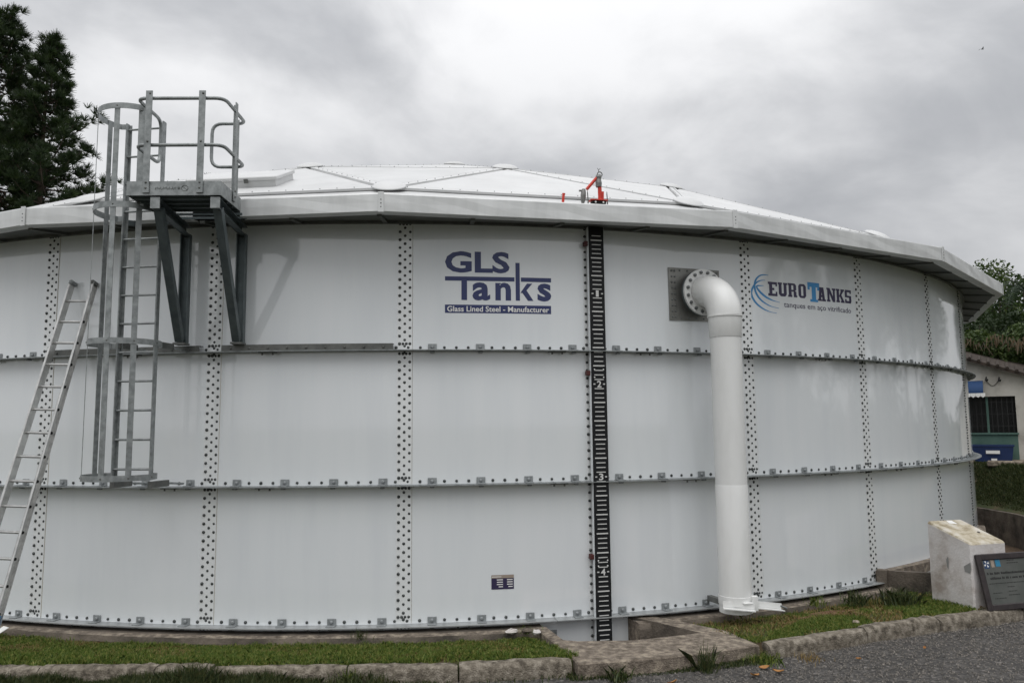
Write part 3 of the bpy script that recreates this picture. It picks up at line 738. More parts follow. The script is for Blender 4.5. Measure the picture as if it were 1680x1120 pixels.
# ------------------------------------------------------------------ pulley davit on the gutter rim
def davit_frame(t): 
    a = RG*math.cos(GD/2)/math.cos(t-(GT0+1.5*GD)); return pol(a-.05, t, ZT)
base = davit_frame(.1425); u = tan(.11); n = rad(.11); Rm = np.stack([u, -n, (0, 0, 1)], 1)
dv = thing('pulley_davit', base, 'small red and grey pulley davit on the gutter above the gauge', 'pulley')
q = lambda x, y, z: base+u*x*1.12+n*y+np.array([0, 0, z*1.08])
g = MB(); g.box(q(0, 0, .022), (.165, .075, .036), Rm, bev=.003); g.build('base_block', BLACKB, dv)
for s in (-.04, .042):
    g = MB(); g.lathe([(.011, 0), (.011, .008), (.0001, .01)], q(s, .038, .022), n, 8); g.build('base_bolt', WHITEV, dv)
g = MB(); g.box(q(0, 0, .047), (.205, .10, .012), Rm, bev=.002); g.build('base_plate', REDP, dv)
g = MB(); g.tube([q(.02, 0, .05), q(.018, 0, .215)], .023, 10); g.build('mast', REDP, dv)
g = MB(); g.bar(q(.045, .0, .05), q(.048, 0, .15), .012, .03, u); g.build('mast_gusset', REDP, dv)
g = MB(); g.tube([q(-.12, 0, .165), q(-.012, 0, .295)], .018, 10); g.build('arm', REDP, dv)
g = MB(); g.lathe([(.02, -.02), (.034, -.016), (.038, .03), (.03, .075), (.036, .10), (.028, .125), (.001, .13)], q(.008, 0, .212), (0, .0, 1), 12); g.build('head_casting', GREYC, dv)
ring_ = [q(.022+.026*math.cos(a), .0, .335+.026*math.sin(a)) for a in np.linspace(0, 2*pi, 17)]
g = MB(); g.tube(ring_, .006, 6); g.build('head_sheave', GALVD, dv)
g = MB(); g.tube([q(.01, 0, .36), q(.012, 0, .385)], .004, 6); g.tube([q(.012, 0, .383), q(-.003, 0, .402)], .003, 5); g.tube([q(.012, 0, .383), q(.03, 0, .40)], .003, 5); g.build('split_pin', GALVD, dv)
g = MB(); g.lathe([(.016, 0), (.026, .03), (.032, .09), (.028, .13), (.020, .165), (.001, .17)], q(-.165, 0, .012), (.09, 0, 1), 12); g.build('wheel_casting', GREYC, dv)
g = MB(); g.tube([q(-.20, 0, .145), q(-.16, 0, .15)], .012, 8); g.build('axle', GREYC, dv)
for s in (-.108, .098):
    g = MB(); g.tube([q(s, 0, -.005), q(s, 0, .055), q(s-.004, 0, .12), q(s-.004, 0, .15)], [.008, .006, .006, .003], 6); g.build('threaded_rod', GALVD, dv)
sb = davit_frame(.1105)-rad(.11)*.03
g = MB(); g.tube([sb+np.array([0, 0, -.03]), sb+u*.014+np.array([0, 0, .115])], .0155, 8); g.lathe([(.0155, 0), (.018, .004), (.018, .016), (.001, .02)], sb+u*.014+np.array([0, 0, .11]), (.1, 0, 1), 8)
g.top('red_stake', REDP, sb, 'short leaning red metal peg on the gutter left of the pulley', 'peg')

# ------------------------------------------------------------------ overflow pipe
PT = .262; PR = 13.0; pa = .181
pw = thing('overflow_pipe', pol(PR, PT, 0), 'thick white vertical pipe with flanged elbow bolted to the tank', 'pipe')
ft = .260; n = rad(ft); u = tan(ft); up_ = np.array([0, 0, 1.]); fz = 3.735
pt0 = .259
g = MB(); c = pol(R+.016, pt0, 3.727); V = []
for i in range(9):
    t = .2285+(.287-.2285)*i/8
    V += [pol(wall_r(t)+.002, t, 3.40), pol(wall_r(t)+.014, t, 3.40), pol(wall_r(t)+.014, t, 4.052), pol(wall_r(t)+.002, t, 4.052)]
g.add(V, [(i*4+j, i*4+(j+1) % 4, (i+1)*4+(j+1) % 4, (i+1)*4+j) for i in range(8) for j in range(4)]+[(3, 2, 1, 0), tuple(32+j for j in range(4))])
PADM = mat('pad_plate_steel', (.20, .20, .185), .45, .5, var=(.30, .298, .28), vscale=4)
pad = g.build('wall_plate', PADM, pw)
bc = []; bn = []
for k in range(9):
    z = 3.44+k*.0715
    for t in (.2318, .2352, .2805, .284): bc.append(pol(wall_r(t)+.014, t, z)); bn.append(rad(t))
for t in np.linspace(.241, .276, 5):
    for z in (3.43, 4.02): bc.append(pol(wall_r(t)+.014, t, z)); bn.append(rad(t))
bolts(bc, bn, .013, .013).build('plate_bolts', BOLTS, pad, kind='stuff', smooth=True)
fc_ = pol(R, ft, fz); ax = n
g = MB(); g.lathe([(.19, .0), (.19, .125)], fc_, ax, 32); g.build('nozzle_neck', BRACE, pw, smooth=True)
g = MB(); g.lathe([(.16, .118), (.282, .118), (.285, .121), (.285, .147), (.282, .15), (.16, .15)], fc_, ax, 40); g.build('rear_flange', BRACE, pw, smooth=True)
g = MB(); g.lathe([(.16, .154), (.282, .154), (.285, .157), (.285, .183), (.282, .186), (.16, .186)], fc_, ax, 40); fl = g.build('front_flange', PIPEW, pw, smooth=True)
bc = []; b_ = np.cross(n, up_)
for k in range(16):
    a = 2*pi*(k+.5)/16; bc.append(fc_+n*.186+(b_*math.cos(a)+up_*math.sin(a))*.243)
for p in bc:
    g = MB(); g.lathe([(.022, 0), (.022, .016), (.013, .017), (.013, .030), (.001, .032)], p, n, 6); g.build('flange_bolt', BOLTS, fl)
# mitred elbow
pc = pol(PR, PT, 0.)
rb = PR-R-.186; path = []; rad_ = .181
E0 = fc_+n*.186; C0 = np.array([E0[0], E0[1], fz-rb]); tgt = np.array([pc[0], pc[1], 0])
hd = tgt-C0; hd[2] = 0
for k in range(15):
    a = (pi/2)*k/14; path.append(np.array([C0[0]+hd[0]*math.sin(a), C0[1]+hd[1]*math.sin(a), C0[2]+rb*math.cos(a)]))
g = MB(); g.tube(path, np.linspace(.193, .198, 15), 28, cap=False); g.build('elbow', PIPEW, pw, smooth=True)
ze = path[-1][2]
g = MB(); g.tube([pc+up_*(ze-.006), pc+up_*(ze-.24), pc+up_*(ze-.25)], [.193, .187, .181], 28, cap=False); g.build('upper_sleeve', PIPEW, pw, smooth=True)
g = MB(); g.tube([pc+up_*(ze-.235), pc+up_*1.44], .179, 28, cap=False); g.build('upper_pipe', PIPEW, pw, smooth=True)
g = MB(); g.tube([pc+up_*1.455, pc+up_*1.44, pc+up_*.20], [.178, .1825, .1825], 28, cap=False); g.build('lower_pipe', PIPEW, pw, smooth=True)
g = MB(); g.tube([pc+up_*(ze+.008), pc+up_*(ze-.008)], .203, 28); g.build('weld_ring', PIPEW, pw, smooth=True)
g = MB(); g.lathe([(.186, .225), (.193, .222), (.193, .13), (.186, .128), (.186, .04)], pc, (0, 0, 1), 28); g.build('foot_collar', PIPEW, pw, smooth=True)
# angle-iron feet
vd = np.array([.35, -.94, 0]); vd /= np.linalg.norm(vd); vr = np.array([.94, .35, 0]); 
def angle_iron(p0, p1, nm):
    g = MB(); g.bar(p0, p1, .012, .07); d = (p1-p0)/np.linalg.norm(p1-p0); sd_ = np.cross(d, up_); g.bar(p0+sd_*.045-up_*.033, p1+sd_*.045-up_*.033,   .06, .010); g.build(nm, PIPEW, pw)
fcen = pc+np.array([0, 0, .12])
angle_iron(fcen+np.array([-.20, -.13, .03]), fcen+np.array([.13, -.22, .01]), 'foot_angle')
angle_iron(fcen+np.array([.17, -.12, .02]), fcen+np.array([.50, -.06, -.03]), 'foot_angle')
g = MB(); g.box(fcen+np.array([.15, -.17, .04]), (.06, .06, .16), bev=.004); g.build('foot_post', PIPEW, pw)
g = MB(); g.box(fcen+np.array([.06, -.2, .05]), (.11, .05, .014), bev=.003); g.build('foot_tab', PIPEW, pw)
g = MB(); g.bar(pc+np.array([0, 0, .09]), pol(R+.02, PT, .09), .06, .06); g.build('wall_stay', GALVD, pw)
g = MB(); g.tube([fcen+np.array([.49, -.06, -.02]), fcen+np.array([.56, -.08, -.05])], .012, 6); g.build('anchor_stud', BOLTS, pw)

# ------------------------------------------------------------------ access platform
th = -.08; pu = tan(th); pn = rad(th); PZ = 4.575; P0 = np.array([-2.595, -13.56, 0]); PF = float(P0 @ pn); PU0 = float(P0 @ pu)
def pp(x, y, z): return P0+pu*x+pn*y+np.array([0, 0, z])          # x right, y outward from the front edge
XL, XR = -.452, .474; PB = -.60
pf = thing('access_platform', pp((XL+XR)/2, -.5, 4.43), 'galvanised access platform with tubular guard rails bracketed to the tank top', 'platform')
Rm = np.stack([pu, -pn, (0, 0, 1)], 1)
g = MB(); g.box(pp((XL+XR)/2, PB/2-.0, PZ-.115), (XR-XL-.02, -PB-.02, .03), Rm); g.build('deck', BRACE, pf)
for nm, c, s in (('front_toe_plate', pp((XL+XR)/2, -.004, PZ-.07), (XR-XL, .010, .142)), ('rear_toe_plate', pp((XL+XR)/2, PB, PZ-.07), (XR-XL-.02, .010, .142)), ('right_toe_plate', pp(XR-.004, PB/2, PZ-.07), (.010, -PB-.012, .140)), ('left_toe_plate', pp(XL+.004, PB/2, PZ-.07), (.010, -PB-.012, .140))):
    g = MB(); g.box(c, s, Rm); g.build(nm, GALV, pf)
# grating bars under the deck
for k in range(6):
    g = MB(); y = -.1-k*.15; g.box(pp((XL+XR)/2, y, PZ-.142), (XR-XL-.03, .012, .024), Rm); g.build('deck_bearer', BRACE, pf)
# two triangular brackets
for xf, xw in ((-.205, -.345), (.385, .285)):
    yw = -1.215; bz = PZ-.155; zb_ = 3.085
    a = pp(xf, -.03, bz-.055); b = pp(xw, yw, bz-.055); sd_ = np.cross((b-a)/np.linalg.norm(b-a), up_)
    g = MB(); g.bar(a, b, .012, .11); g.bar(a-sd_*-.035+up_*.051, b-sd_*-.035+up_*.051, .07, .008); g.bar(a-sd_*-.035-up_*.051, b-sd_*-.035-up_*.051, .07, .008); bm = g.build('bracket_beam', BRACE, pf)
    g = MB(); g.box(pp(xf+.03, -.022, bz-.055), (.095, .012, .115), Rm, bev=.002); g.build('beam_end_plate', GALV, bm)
    g = MB(); g.box(pp(xw+.02, yw+.0, (zb_+4.33)/2), (.105, .012, 4.33-zb_), Rm); g.box(pp(xw-.028, yw+.035, (zb_+4.33)/2), (.010, .07, 4.33-zb_), Rm); g.box(pp(xw+.068, yw+.035, (zb_+4.33)/2), (.010, .07, 4.33-zb_), Rm); g.build('wall_post', BRACE, pf)
    a = pp(xf+.025, -.10, bz-.11); b = pp(xw+.012, yw+.12, zb_+.01)
    g = MB(); g.bar(a, b, .085, .010, pn+up_*.4); d = (b-a)/np.linalg.norm(b-a); sd_ = np.cross(d, pu); sd_ /= np.linalg.norm(sd_); g.bar(a+pu*.038-sd_*.035, b+pu*.038-sd_*.035, .010, .07, sd_); g.bar(a-pu*.038-sd_*.035, b-pu*.038-sd_*.035, .010, .07, sd_); g.build('diagonal_brace', BRACE, pf)
    g = MB(); g.box(pp(xw+.02, yw+.07, zb_-.005), (.13, .15, .02), Rm); g.build('post_foot', GALVD, pf)
# guard rail posts (flat bars with folded flange) and rails
def rail_post(x, y, z0, z1, outx=0, nm='rail_post'):
    g = MB()
    if not outx:
        g.box(pp(x, y, (z0+z1)/2), (.066, .010, z1-z0), Rm, bev=.003); g.box(pp(x-.03, y-.02, (z0+z1)/2+.01), (.008, .045, z1-z0-.02), Rm)
        o = g.build(nm, GALV, pf)
        bolts([pp(x, y+.005, z0+.05), pp(x, y+.005, z0+.105), pp(x+.008, y+.005, z1-.03), pp(x, y+.005, (z0+z1)/2)], [pn]*4, .011, .010).build('post_bolts', GALVD, o, kind='stuff')
    else:
        g.box(pp(x, y, (z0+z1)/2), (.012, .062, z1-z0), Rm, bev=.003); g.box(pp(x-.02, y-.028, (z0+z1)/2), (.04, .008, z1-z0-.02), Rm); o = g.build(nm, GALV, pf)
        bolts([pp(x+.006, y, z0+.05), pp(x+.006, y, z0+.11)], [pu]*2, .011, .010).build('post_bolts', GALVD, o, kind='stuff')
rail_post(-.259, .012, 4.455, 5.505); rail_post(.268, .012, 4.455, 5.505); rail_post(XR+.012, -.36, 4.47, 5.53, 1)
zt1, zt2 = 5.44, 4.955
yo = -.025
loop = [pp(.0, yo, zt1), pp(-.40, yo, zt1), pp(-.40, -.60, zt1), pp(-.40, -.60, zt2), pp(-.40, yo, zt2), pp(.0, yo, zt2)]
g = MB(); g.tube(fillet(loop, .11), .0185, 10); g.build('guard_rail', GALV, pf, smooth=True)
loop = [pp(.0, yo, zt1), pp(XR-.0, yo, zt1), pp(XR-.0, -.70, zt1), pp(.11, -.70, zt1), pp(.11, -.70, zt2), pp(XR-.0, -.70, zt2), pp(XR-.0, yo, zt2), pp(.0, yo, zt2)]
g = MB(); g.tube(fillet(loop, .11), .0185, 10); g.build('guard_rail', GALV, pf, smooth=True)
rail_post(XR-.09, -.66, 4.55, 5.47, 0, 'rear_post')
# chalk marks on the toe plate
f_ = MB()
def chalk(pts): f_.tube([pp(x, .0032, z) for x, z in pts], .0022, 4)
cx, cz = .12, 4.505; chalk([(cx+.032*math.cos(a), cz+.028*math.sin(a)) for a in np.linspace(0, 2*pi, 15)]); chalk([(cx-.022, cz+.018), (cx+.022, cz-.018)])
for k in range(7):
    x0 = -.17+k*.03; chalk([(x0, 4.49+.01*(k % 2)), (x0+.008, 4.515-.008*(k % 3)), (x0+.018, 4.495), (x0+.022, 4.518)])
chalk([(.055, 4.495), (.055, 4.515), (.07, 4.513), (.07, 4.497), (.055, 4.495)])
f_.build('marker_scribble', GALVD, pf, kind='stuff')

# ------------------------------------------------------------------ caged ladder
LT = -.2413; LR_ = 13.18; lu = tan(LT); ln_ = rad(LT)
def lp(x, y, z): return ln_*LR_+lu*x+ln_*y+np.array([0, 0, z])
cl = thing('caged_ladder', lp(0, 0, 1.62), 'galvanised fixed ladder in a hooped safety cage on the tank side', 'ladder')
Lm = np.stack([lu, -ln_, (0, 0, 1)], 1)
HW = .214
for s in (-1, 1):
    g = MB(); g.box(lp(s*HW, 0, (1.62+5.46)/2), (.016, .058, 5.46-1.62), Lm, bev=.004); g.box(lp(s*(HW-.012), -.026, (1.62+5.46)/2), (.04, .008, 5.44-1.62), Lm); g.build('stile', GALV, cl)
for k in range(13):
    z = 1.73+k*.305
    g = MB(); g.tube([lp(-HW, 0, z), lp(HW, 0, z)], .0125, 8); g.build('rung', GALV, cl, smooth=True)
CRAD = .345; CY = .20
def hoop_pt(a, r=CRAD): return (r*math.cos(a)*1.0, CY+r*math.sin(a))
aL = pi+math.asin(min(1, CY/CRAD))*.98; aR = -math.asin(min(1, CY/CRAD))*.98
def hoop(z, a0, a1, hgt=.058, ext=None):
    g = MB(); n = 26; V = []
    for i in range(n+1):
        a = a0+(a1-a0)*i/n
        for r, dz in ((CRAD, -hgt/2), (CRAD+.007, -hgt/2), (CRAD+.007, hgt/2), (CRAD, hgt/2)):
            x, y = hoop_pt(a, r); V.append(lp(x, y, z+dz))
    g.add(V, [(i*4+j, i*4+(j+1) % 4, (i+1)*4+(j+1) % 4, (i+1)*4+j) for i in range(n) for j in range(4)]+[(3, 2, 1, 0), tuple(n*4+j for j in range(4))])
    if ext:
        for a in ext:
            x, y = hoop_pt(a); g.bar(lp(x, y, z), lp(math.copysign(HW, x)*1.02, -.01, z), .007, hgt)
    return g.build('cage_hoop', GALV, cl, smooth=True)
hoop(1.665, aL, aR, ext=(aL, aR)); hoop(3.02, aL, aR, ext=(aL, aR)); hoop(4.40, aL, aR*.2+.3, hgt=.062, ext=(aL,)); hoop(5.43, aL, .55, ext=(aL,))
# cage bars
for a, z1 in ((3.36, 5.43), (2.5, 5.43), (1.46, 5.43), (.74, 4.42), (-.02, 3.05)):
    x, y = hoop_pt(a, CRAD-.004); tn = -math.sin(a)*lu+math.cos(a)*ln_; nr = math.cos(a)*lu+math.sin(a)*ln_
    g = MB(); g.bar(lp(x, y, 1.64), lp(x, y, z1+.02), .055, .007, nr); o = g.build('cage_bar', GALV, cl)
    bolts([lp(x, y, z)+nr*.008 for z in (1.665, 3.02, 4.40, 5.43) if z <= z1+.05], [nr]*4, .010, .010).build('cage_bolts', GALVD, o, kind='stuff')
# wide extension bar at the platform side
x, y = hoop_pt(.74, CRAD); nr = math.cos(.74)*lu+math.sin(.74)*ln_
g = MB(); g.bar(lp(x, y, 4.40), lp(x, y, 5.46), .085, .008, nr*.4+ln_); g.build('extension_bar', GALV, cl)
# brackets back to the stiffener rings
for z in (1.57, 3.03):
    for s in (-1, 1):
        g = MB(); g.bar(lp(s*HW, .01, z), lp(s*HW, -.30, z), .05, .065); o = g.build('wall_bracket', GALVD, cl)
        g = MB(); g.tube([lp(s*HW, -.28, z), lp(s*HW, R+.10-LR_, z-.03)], .012, 6); g.build('bracket_rod', GALV, o)
for s in (-1, 1):
    g = MB(); g.bar(lp(s*HW, .01, 4.36), lp(s*HW, -.20, 4.40), .012, .06); g.build('eave_bracket', BRACE, cl)

# ------------------------------------------------------------------ aluminium ladder leaning on the tank
fR, fL = np.array([-4.335, -13.07, -.05]), np.array([-4.66, -12.97, -.05])
tR, tL = np.array([-4.003, -11.863, 3.86]), np.array([-4.285, -11.765, 3.875])
al = thing('leaning_ladder', (fR+fL)/2, 'bare aluminium ladder leaning against the tank left of the cage', 'ladder')
ldn = np.cross(fR-fL, tL-fL); ldn /= np.linalg.norm(ldn); 
for a, b, s in ((fL, tL, -1), (fR, tR, 1)):
    g = MB(); d = (b-a)/np.linalg.norm(b-a); sd_ = np.cross(d, ldn); sd_ /= np.linalg.norm(sd_)
    g.bar(a, b, .006, .078, ldn); 
    for q in (-1, 1): g.bar(a+ldn*q*.036+sd_*s*.012, b+ldn*q*.036+sd_*s*.012, .028, .006, ldn)
    o = g.build('ladder_rail', LADALU, al)
    g = MB(); g.box(b-d*.01, (.05, .10, .055), np.stack([sd_, ldn, d], 1), bev=.012); g.build('rail_cap', GALVD if s > 0 else GALV, o)
for k in range(15):
    q = .035+k*.0667*.97+.0
    g = MB(); a = fL+(tL-fL)*q; b = fR+(tR-fR)*q; g.tube([a, b], .0155, 8); g.build('ladder_rung', LADALU, al, smooth=True)
    if k < 14:
        g = MB(); e = (b-a)/np.linalg.norm(b-a); g.lathe([(.016, 0), (.016, .012), (.0001, .014)], b, e, 8); g.build('rung_end_cap', BLACKB, al)
g = MB(); p = fR+(tR-fR)*.075; d = (tR-fR)/np.linalg.norm(tR-fR); e = (fR-fL)/np.linalg.norm(fR-fL); g.bar(p+e*.008, p+d*.09+e*.008, .004, .05, ldn); g.build('blue_label', CYAN, al)

# ------------------------------------------------------------------ plinth and plaque
def rot2(a): return np.array([[math.cos(a), -math.sin(a), 0], [math.sin(a), math.cos(a), 0], [0, 0, 1]])
PA = rot2(math.radians(12)); pb = np.array([6.24, -12.54, 0]); ex, ey = PA[:, 0], PA[:, 1]
px_ = thing('plinth', pb+ex*.25+ey*.24, 'weathered white concrete plinth with sloping stained top beside the kerb', 'plinth')
g = MB(); W_, D_, zf, zk = .54, .63, .715, .905
V = []; nx = 6
def pv(x, y, z): return pb+ex*x+ey*y+np.array([0, 0, z])
c = .018
ringp = [(c, 0), (W_-c, 0), (W_, c), (W_, D_-c), (W_-c, D_), (c, D_), (0, D_-c), (0, c)]
zz = lambda y: zf+(zk-zf)*y/D_
for lv in range(5):
    q = [-.12, .1, .35, .6, 1.][lv]
    for x, y in ringp: V.append(pv(x+random.uniform(-.004, .004), y+random.uniform(-.004, .004), (zz(y)-.02)*q if lv else -.12))
F = [(l*8+i, l*8+(i+1) % 8, (l+1)*8+(i+1) % 8, (l+1)*8+i) for l in range(4) for i in range(8)]
g.add(V, F); g.build('plinth_body', PLINTH, px_)
g = MB(); V = [pv(x, y, zz(y)-.02) for x, y in ringp]+[pv(W_/2+(x-W_/2)*.955, D_/2+(y-D_/2)*.955, zz(y)+random.uniform(-.003, .003)) for x, y in ringp]
g.add(V, [(i, (i+1) % 8, 8+(i+1) % 8, 8+i) for i in range(8)]+[tuple(range(8, 16))]); g.build('plinth_top', PLTOP, px_)
g = MB(); g.add([pv(.26, D_-.10, zz(D_-.1)+.004), pv(.36, D_-.13, zz(D_-.13)+.004), pv(.37, D_-.03, zz(D_-.03)+.004), pv(.29, D_-.02, zz(D_-.02)+.004)], [(0, 1, 2, 3)]); g.build('white_paint_spot', WHITEV, px_)
g = MB(); g.lathe([(.018, .003), (.016, .006), (.001, .007)], pv(.42, .26, zz(.26)), (0, -.3, 1), 9); g.build('anchor_hole', FRAME, px_)
g = MB(); g.add([pv(-.006, .012, .50), pv(-.006, .11, .44), pv(-.006, .10, .38), pv(-.006, .03, .37), pv(-.006, .008, .42)], [(0, 1, 2, 3, 4)]); g.build('patch_stain', STAIN, px_)
g = MB(); g.add([pv(-.006, .33, .52), pv(-.006, .36, .48), pv(-.006, .355, .40), pv(-.006, .335, .37), pv(-.006, .325, .45)], [(0, 1, 2, 3, 4)]); g.build('crack_mark', STAIN, px_)

QA = rot2(math.radians(10)); qx, qn = QA[:, 0], -QA[:, 1]
bl = np.array([6.30, -12.68, -.03]); WQ, HQ = 1.0, .635
ql = -qn*.13+np.array([0, 0, .60]); qh = ql/np.linalg.norm(ql); qz = np.cross(qx, qh); 
if qz @ qn < 0: qz = -qz
def qp(x, y, z): return bl+qx*x+qh*y+qz*z
pqt = thing('plaque', bl+qx*.5, 'dark framed commemorative plaque leaning against the plinth', 'plaque')
Qm = np.stack([qx, qh, qz], 1); fwid = .072
g = MB(); g.box(qp(WQ/2, HQ/2, -.012), (WQ-.01, HQ-.01, .012), Qm); g.build('backboard', FRAME, pqt)
for c, s in ((qp(fwid/2, HQ/2, .005), (fwid, HQ, .034)), (qp(WQ-fwid/2, HQ/2, .005), (fwid, HQ, .034)), (qp(WQ/2, fwid/2, .004), (WQ-2*fwid, fwid, .034)), (qp(WQ/2, HQ-fwid/2, .004), (WQ-2*fwid, fwid, .034))):
    g = MB(); g.box(c, s, Qm, bev=.01); g.build('frame_rail', FRAME, pqt)
g = MB(); g.box(qp(WQ/2, HQ/2, -.002), (WQ-2*fwid, HQ-2*fwid, .008), Qm); pl_ = g.build('plate', PLATE, pqt)
def qrect(m, nm, rects, z=.0035):
    g = MB()
    for x0, x1, y0, y1 in rects: g.add([qp(x0, y0, z), qp(x1, y0, z), qp(x1, y1, z), qp(x0, y1, z)], [(0, 1, 2, 3)])
    return g.build(nm, m, pl_)
BLUEP = mat('print_blue', (.03, .06, .14), .5); LBL = mat('print_light_blue', (.03, .20, .34), .5)
qrect(BLUEP, 'emblem_ground', [(.095, .175, .47, .575)])
g = MB(); cx, cy = .135, .52
for k in range(4):
    a = k*pi/2+.3; g.add([qp(cx+.006*math.cos(a), cy+.006*math.sin(a), .0045), qp(cx+.036*math.cos(a-.2), cy+.036*math.sin(a-.2), .0045), qp(cx+.042*math.cos(a+.45), cy+.042*math.sin(a+.45), .0045)], [(0, 1, 2)])
g.build('pinwheel_emblem', WHITEV, pl_)
qrect(TAN, 'emblem_print', [(.20, .245, .48, .57)]); qrect(LBL, 'blue_emblem_print', [(.265, .335, .485, .585), (.285, .315, .585, .60)])
lines = []
for y, h_, x0, x1 in ((.40, .026, .11, .9), (.345, .026, .14, .86)):
    x = x0
    while x < x1:
        w_ = random.uniform(.012, .022); lines.append((x, x+w_, y, y+h_*random.uniform(.7, 1))); x += w_+.004+(random.random() < .18)*.016
qrect(DUN, 'heading_print', lines)['kind'] = 'stuff'
lines = []
for y, x0, x1 in ((.295, .11, .9), (.25, .36, .46), (.20, .36, .48), (.16, .35, .50), (.19, .13, .26), (.13, .14, .3), (.57, .42, .56), (.545, .44, .52), (.515, .43, .58)):
    x = x0
    while x < x1: w_ = random.uniform(.008, .03); lines.append((x, x+w_, y, y+.008)); x += w_+.005
qrect(DUN, 'small_print', lines)['kind'] = 'stuff'

# ------------------------------------------------------------------ house on the bank
hu = np.array([.795, -.606, 0]); hb_ = np.array([.606, .795, 0]); hO = np.array([16.27, .15, 1.0])
def hp(x, y, z): return hO+hu*x+hb_*y+np.array([0, 0, z])
Hm = np.stack([hu, hb_, (0, 0, 1)], 1)
hs = thing('house', hp(1, 1, 0), 'small white house with barred dark window behind the tank', 'house')
WALLW = mat('house_plaster', (.36, .34, .30), .9, var=(.50, .48, .43), vscale=1.8, col3=(.55, .53, .48), bump=.3)
GREENW = mat('green_dado', (.06, .12, .10), .85, var=(.09, .16, .13), vscale=2)
ROOFT = mat('clay_tile', (.025, .019, .015), .95, var=(.055, .040, .030), vscale=6)
AWN = mat('blue_awning', (.008, .04, .12), .8); GLS_ = mat('dark_interior', (.010, .010, .010), .3); BARM = mat('window_bars', (.02, .02, .02), .6); BLUEB = mat('blue_plastic', (.006, .022, .085), .5, var=(.008, .028, .11), vscale=2)
# wall with a window opening, built from pieces around it
wx0, wx1, wz0, wz1 = -1.25, .49, .80, 1.86
def zr(x): return 2.98-.36*(x+.75)
g = MB()
def hwall(g, x0, x1, z0, z1a, z1b, y0=0, y1=.2):
    V = [hp(x0, y0, z0), hp(x1, y0, z0), hp(x1, y0, z1b), hp(x0, y0, z1a), hp(x0, y1, z0), hp(x1, y1, z0), hp(x1, y1, z1b), hp(x0, y1, z1a)]
    g.add(V, [(0, 1, 2, 3), (5, 4, 7, 6), (1, 5, 6, 2), (4, 0, 3, 7), (3, 2, 6, 7), (0, 4, 5, 1)])
hwall(g, -3.0, wx0, .0, zr(-3), zr(wx0)); hwall(g, wx0, wx1, wz1, zr(wx0), zr(wx1)); hwall(g, wx1, 3.2, .0, zr(wx1), zr(3.2)); g.build('wall', WALLW, hs)
g = MB(); hwall(g, wx0, wx1, .0, wz0, wz0); g.build('dado_panel', GREENW, hs)
g = MB(); hwall(g, wx0-.1, wx1+.1, .0, 2.0, 2.0, 1.2, 1.3); g.build('dark_room', GLS_, hs)
wn = MB(); wn.bar(hp(-.22, .12, wz0), hp(-.22, .12, wz1), .06, .06, hb_); wn = wn.build('window_mullion', GREENW, hs)
for x in np.arange(wx0+.1, wx1, .13):
    g = MB(); g.bar(hp(x, .1, wz0), hp(x, .1, wz1), .016, .016, hb_); g.build('window_bar', BARM, hs)
for z in (1.0, 1.35, 1.7):
    g = MB(); g.bar(hp(wx0, .11, z), hp(wx1, .11, z), .02, .015, up_); g.build('window_bar', BARM, hs)
g = MB(); g.bar(hp(wx0-.03, .02, wz0-.02), hp(wx1+.03, .02, wz0-.02), .14, .05, up_); g.build('window_sill', GREENW, hs)
rf = MB(); V = []
for x in (-3.2, 3.4): V += [hp(x, -.28, zr(x)-.03), hp(x, -.28, zr(x)+.06), hp(x, 2.5, zr(x)+.5), hp(x, 2.5, zr(x)+.4)]
rf.add(V, [(0, 4, 5, 1), (1, 5, 6, 2), (2, 6, 7, 3), (3, 7, 4, 0), (0, 1, 2, 3), (7, 6, 5, 4)]); rf = rf.build('roof', ROOFT, hs)
for k in range(28):
    x = -3.1+k*.23; g = MB(); g.tube([hp(x, -.33, zr(x)+.07), hp(x, .9, zr(x)+.27)], .045, 7); g.build('roof_tile', ROOFT, rf)
aw = MB(); V = []; na = 9
for x in (-1.35, -.28):
    for k in range(na):
        a = pi/2*k/(na-1); V.append(hp(x, -.02-.5*math.sin(a), 1.95+.38*math.cos(a)))
aw.add(V, [(k, k+1, na+k+1, na+k) for k in range(na-1)]+[tuple(range(na))[::-1]+(), tuple(na+k for k in range(na))]); aw = aw.build('awning', AWN, hs)
g = MB()
for k in range(9):
    x = -1.33+k*.122; g.add([hp(x, -.525, 1.95), hp(x+.118, -.525, 1.95), hp(x+.118, -.525, 1.87), hp(x+.06, -.525, 1.82), hp(x, -.525, 1.87)], [(0, 1, 2, 3, 4)])
g.build('awning_valance', WHITEV, aw)
for x, z in ((-.20, 2.36), (.12, 2.34)):
    g = MB(); g.tube([hp(x, 0, z-.03), hp(x, -.12, z), hp(x+.02, -.14, z+.07)], .022, 6); g.lathe([(.03, 0), (.05, .05), (.001, .09)], hp(x+.02, -.14, z-.06), (0, 0, 1), 8); g.build('wall_lamp', BARM, hs)
g = MB(); g.tube([hp(-.20+.32*q, -.02, 2.33-.16*math.sin(pi*q)) for q in np.linspace(0, 1, 12)], .008, 5); g.build('loose_cable', BARM, hs)
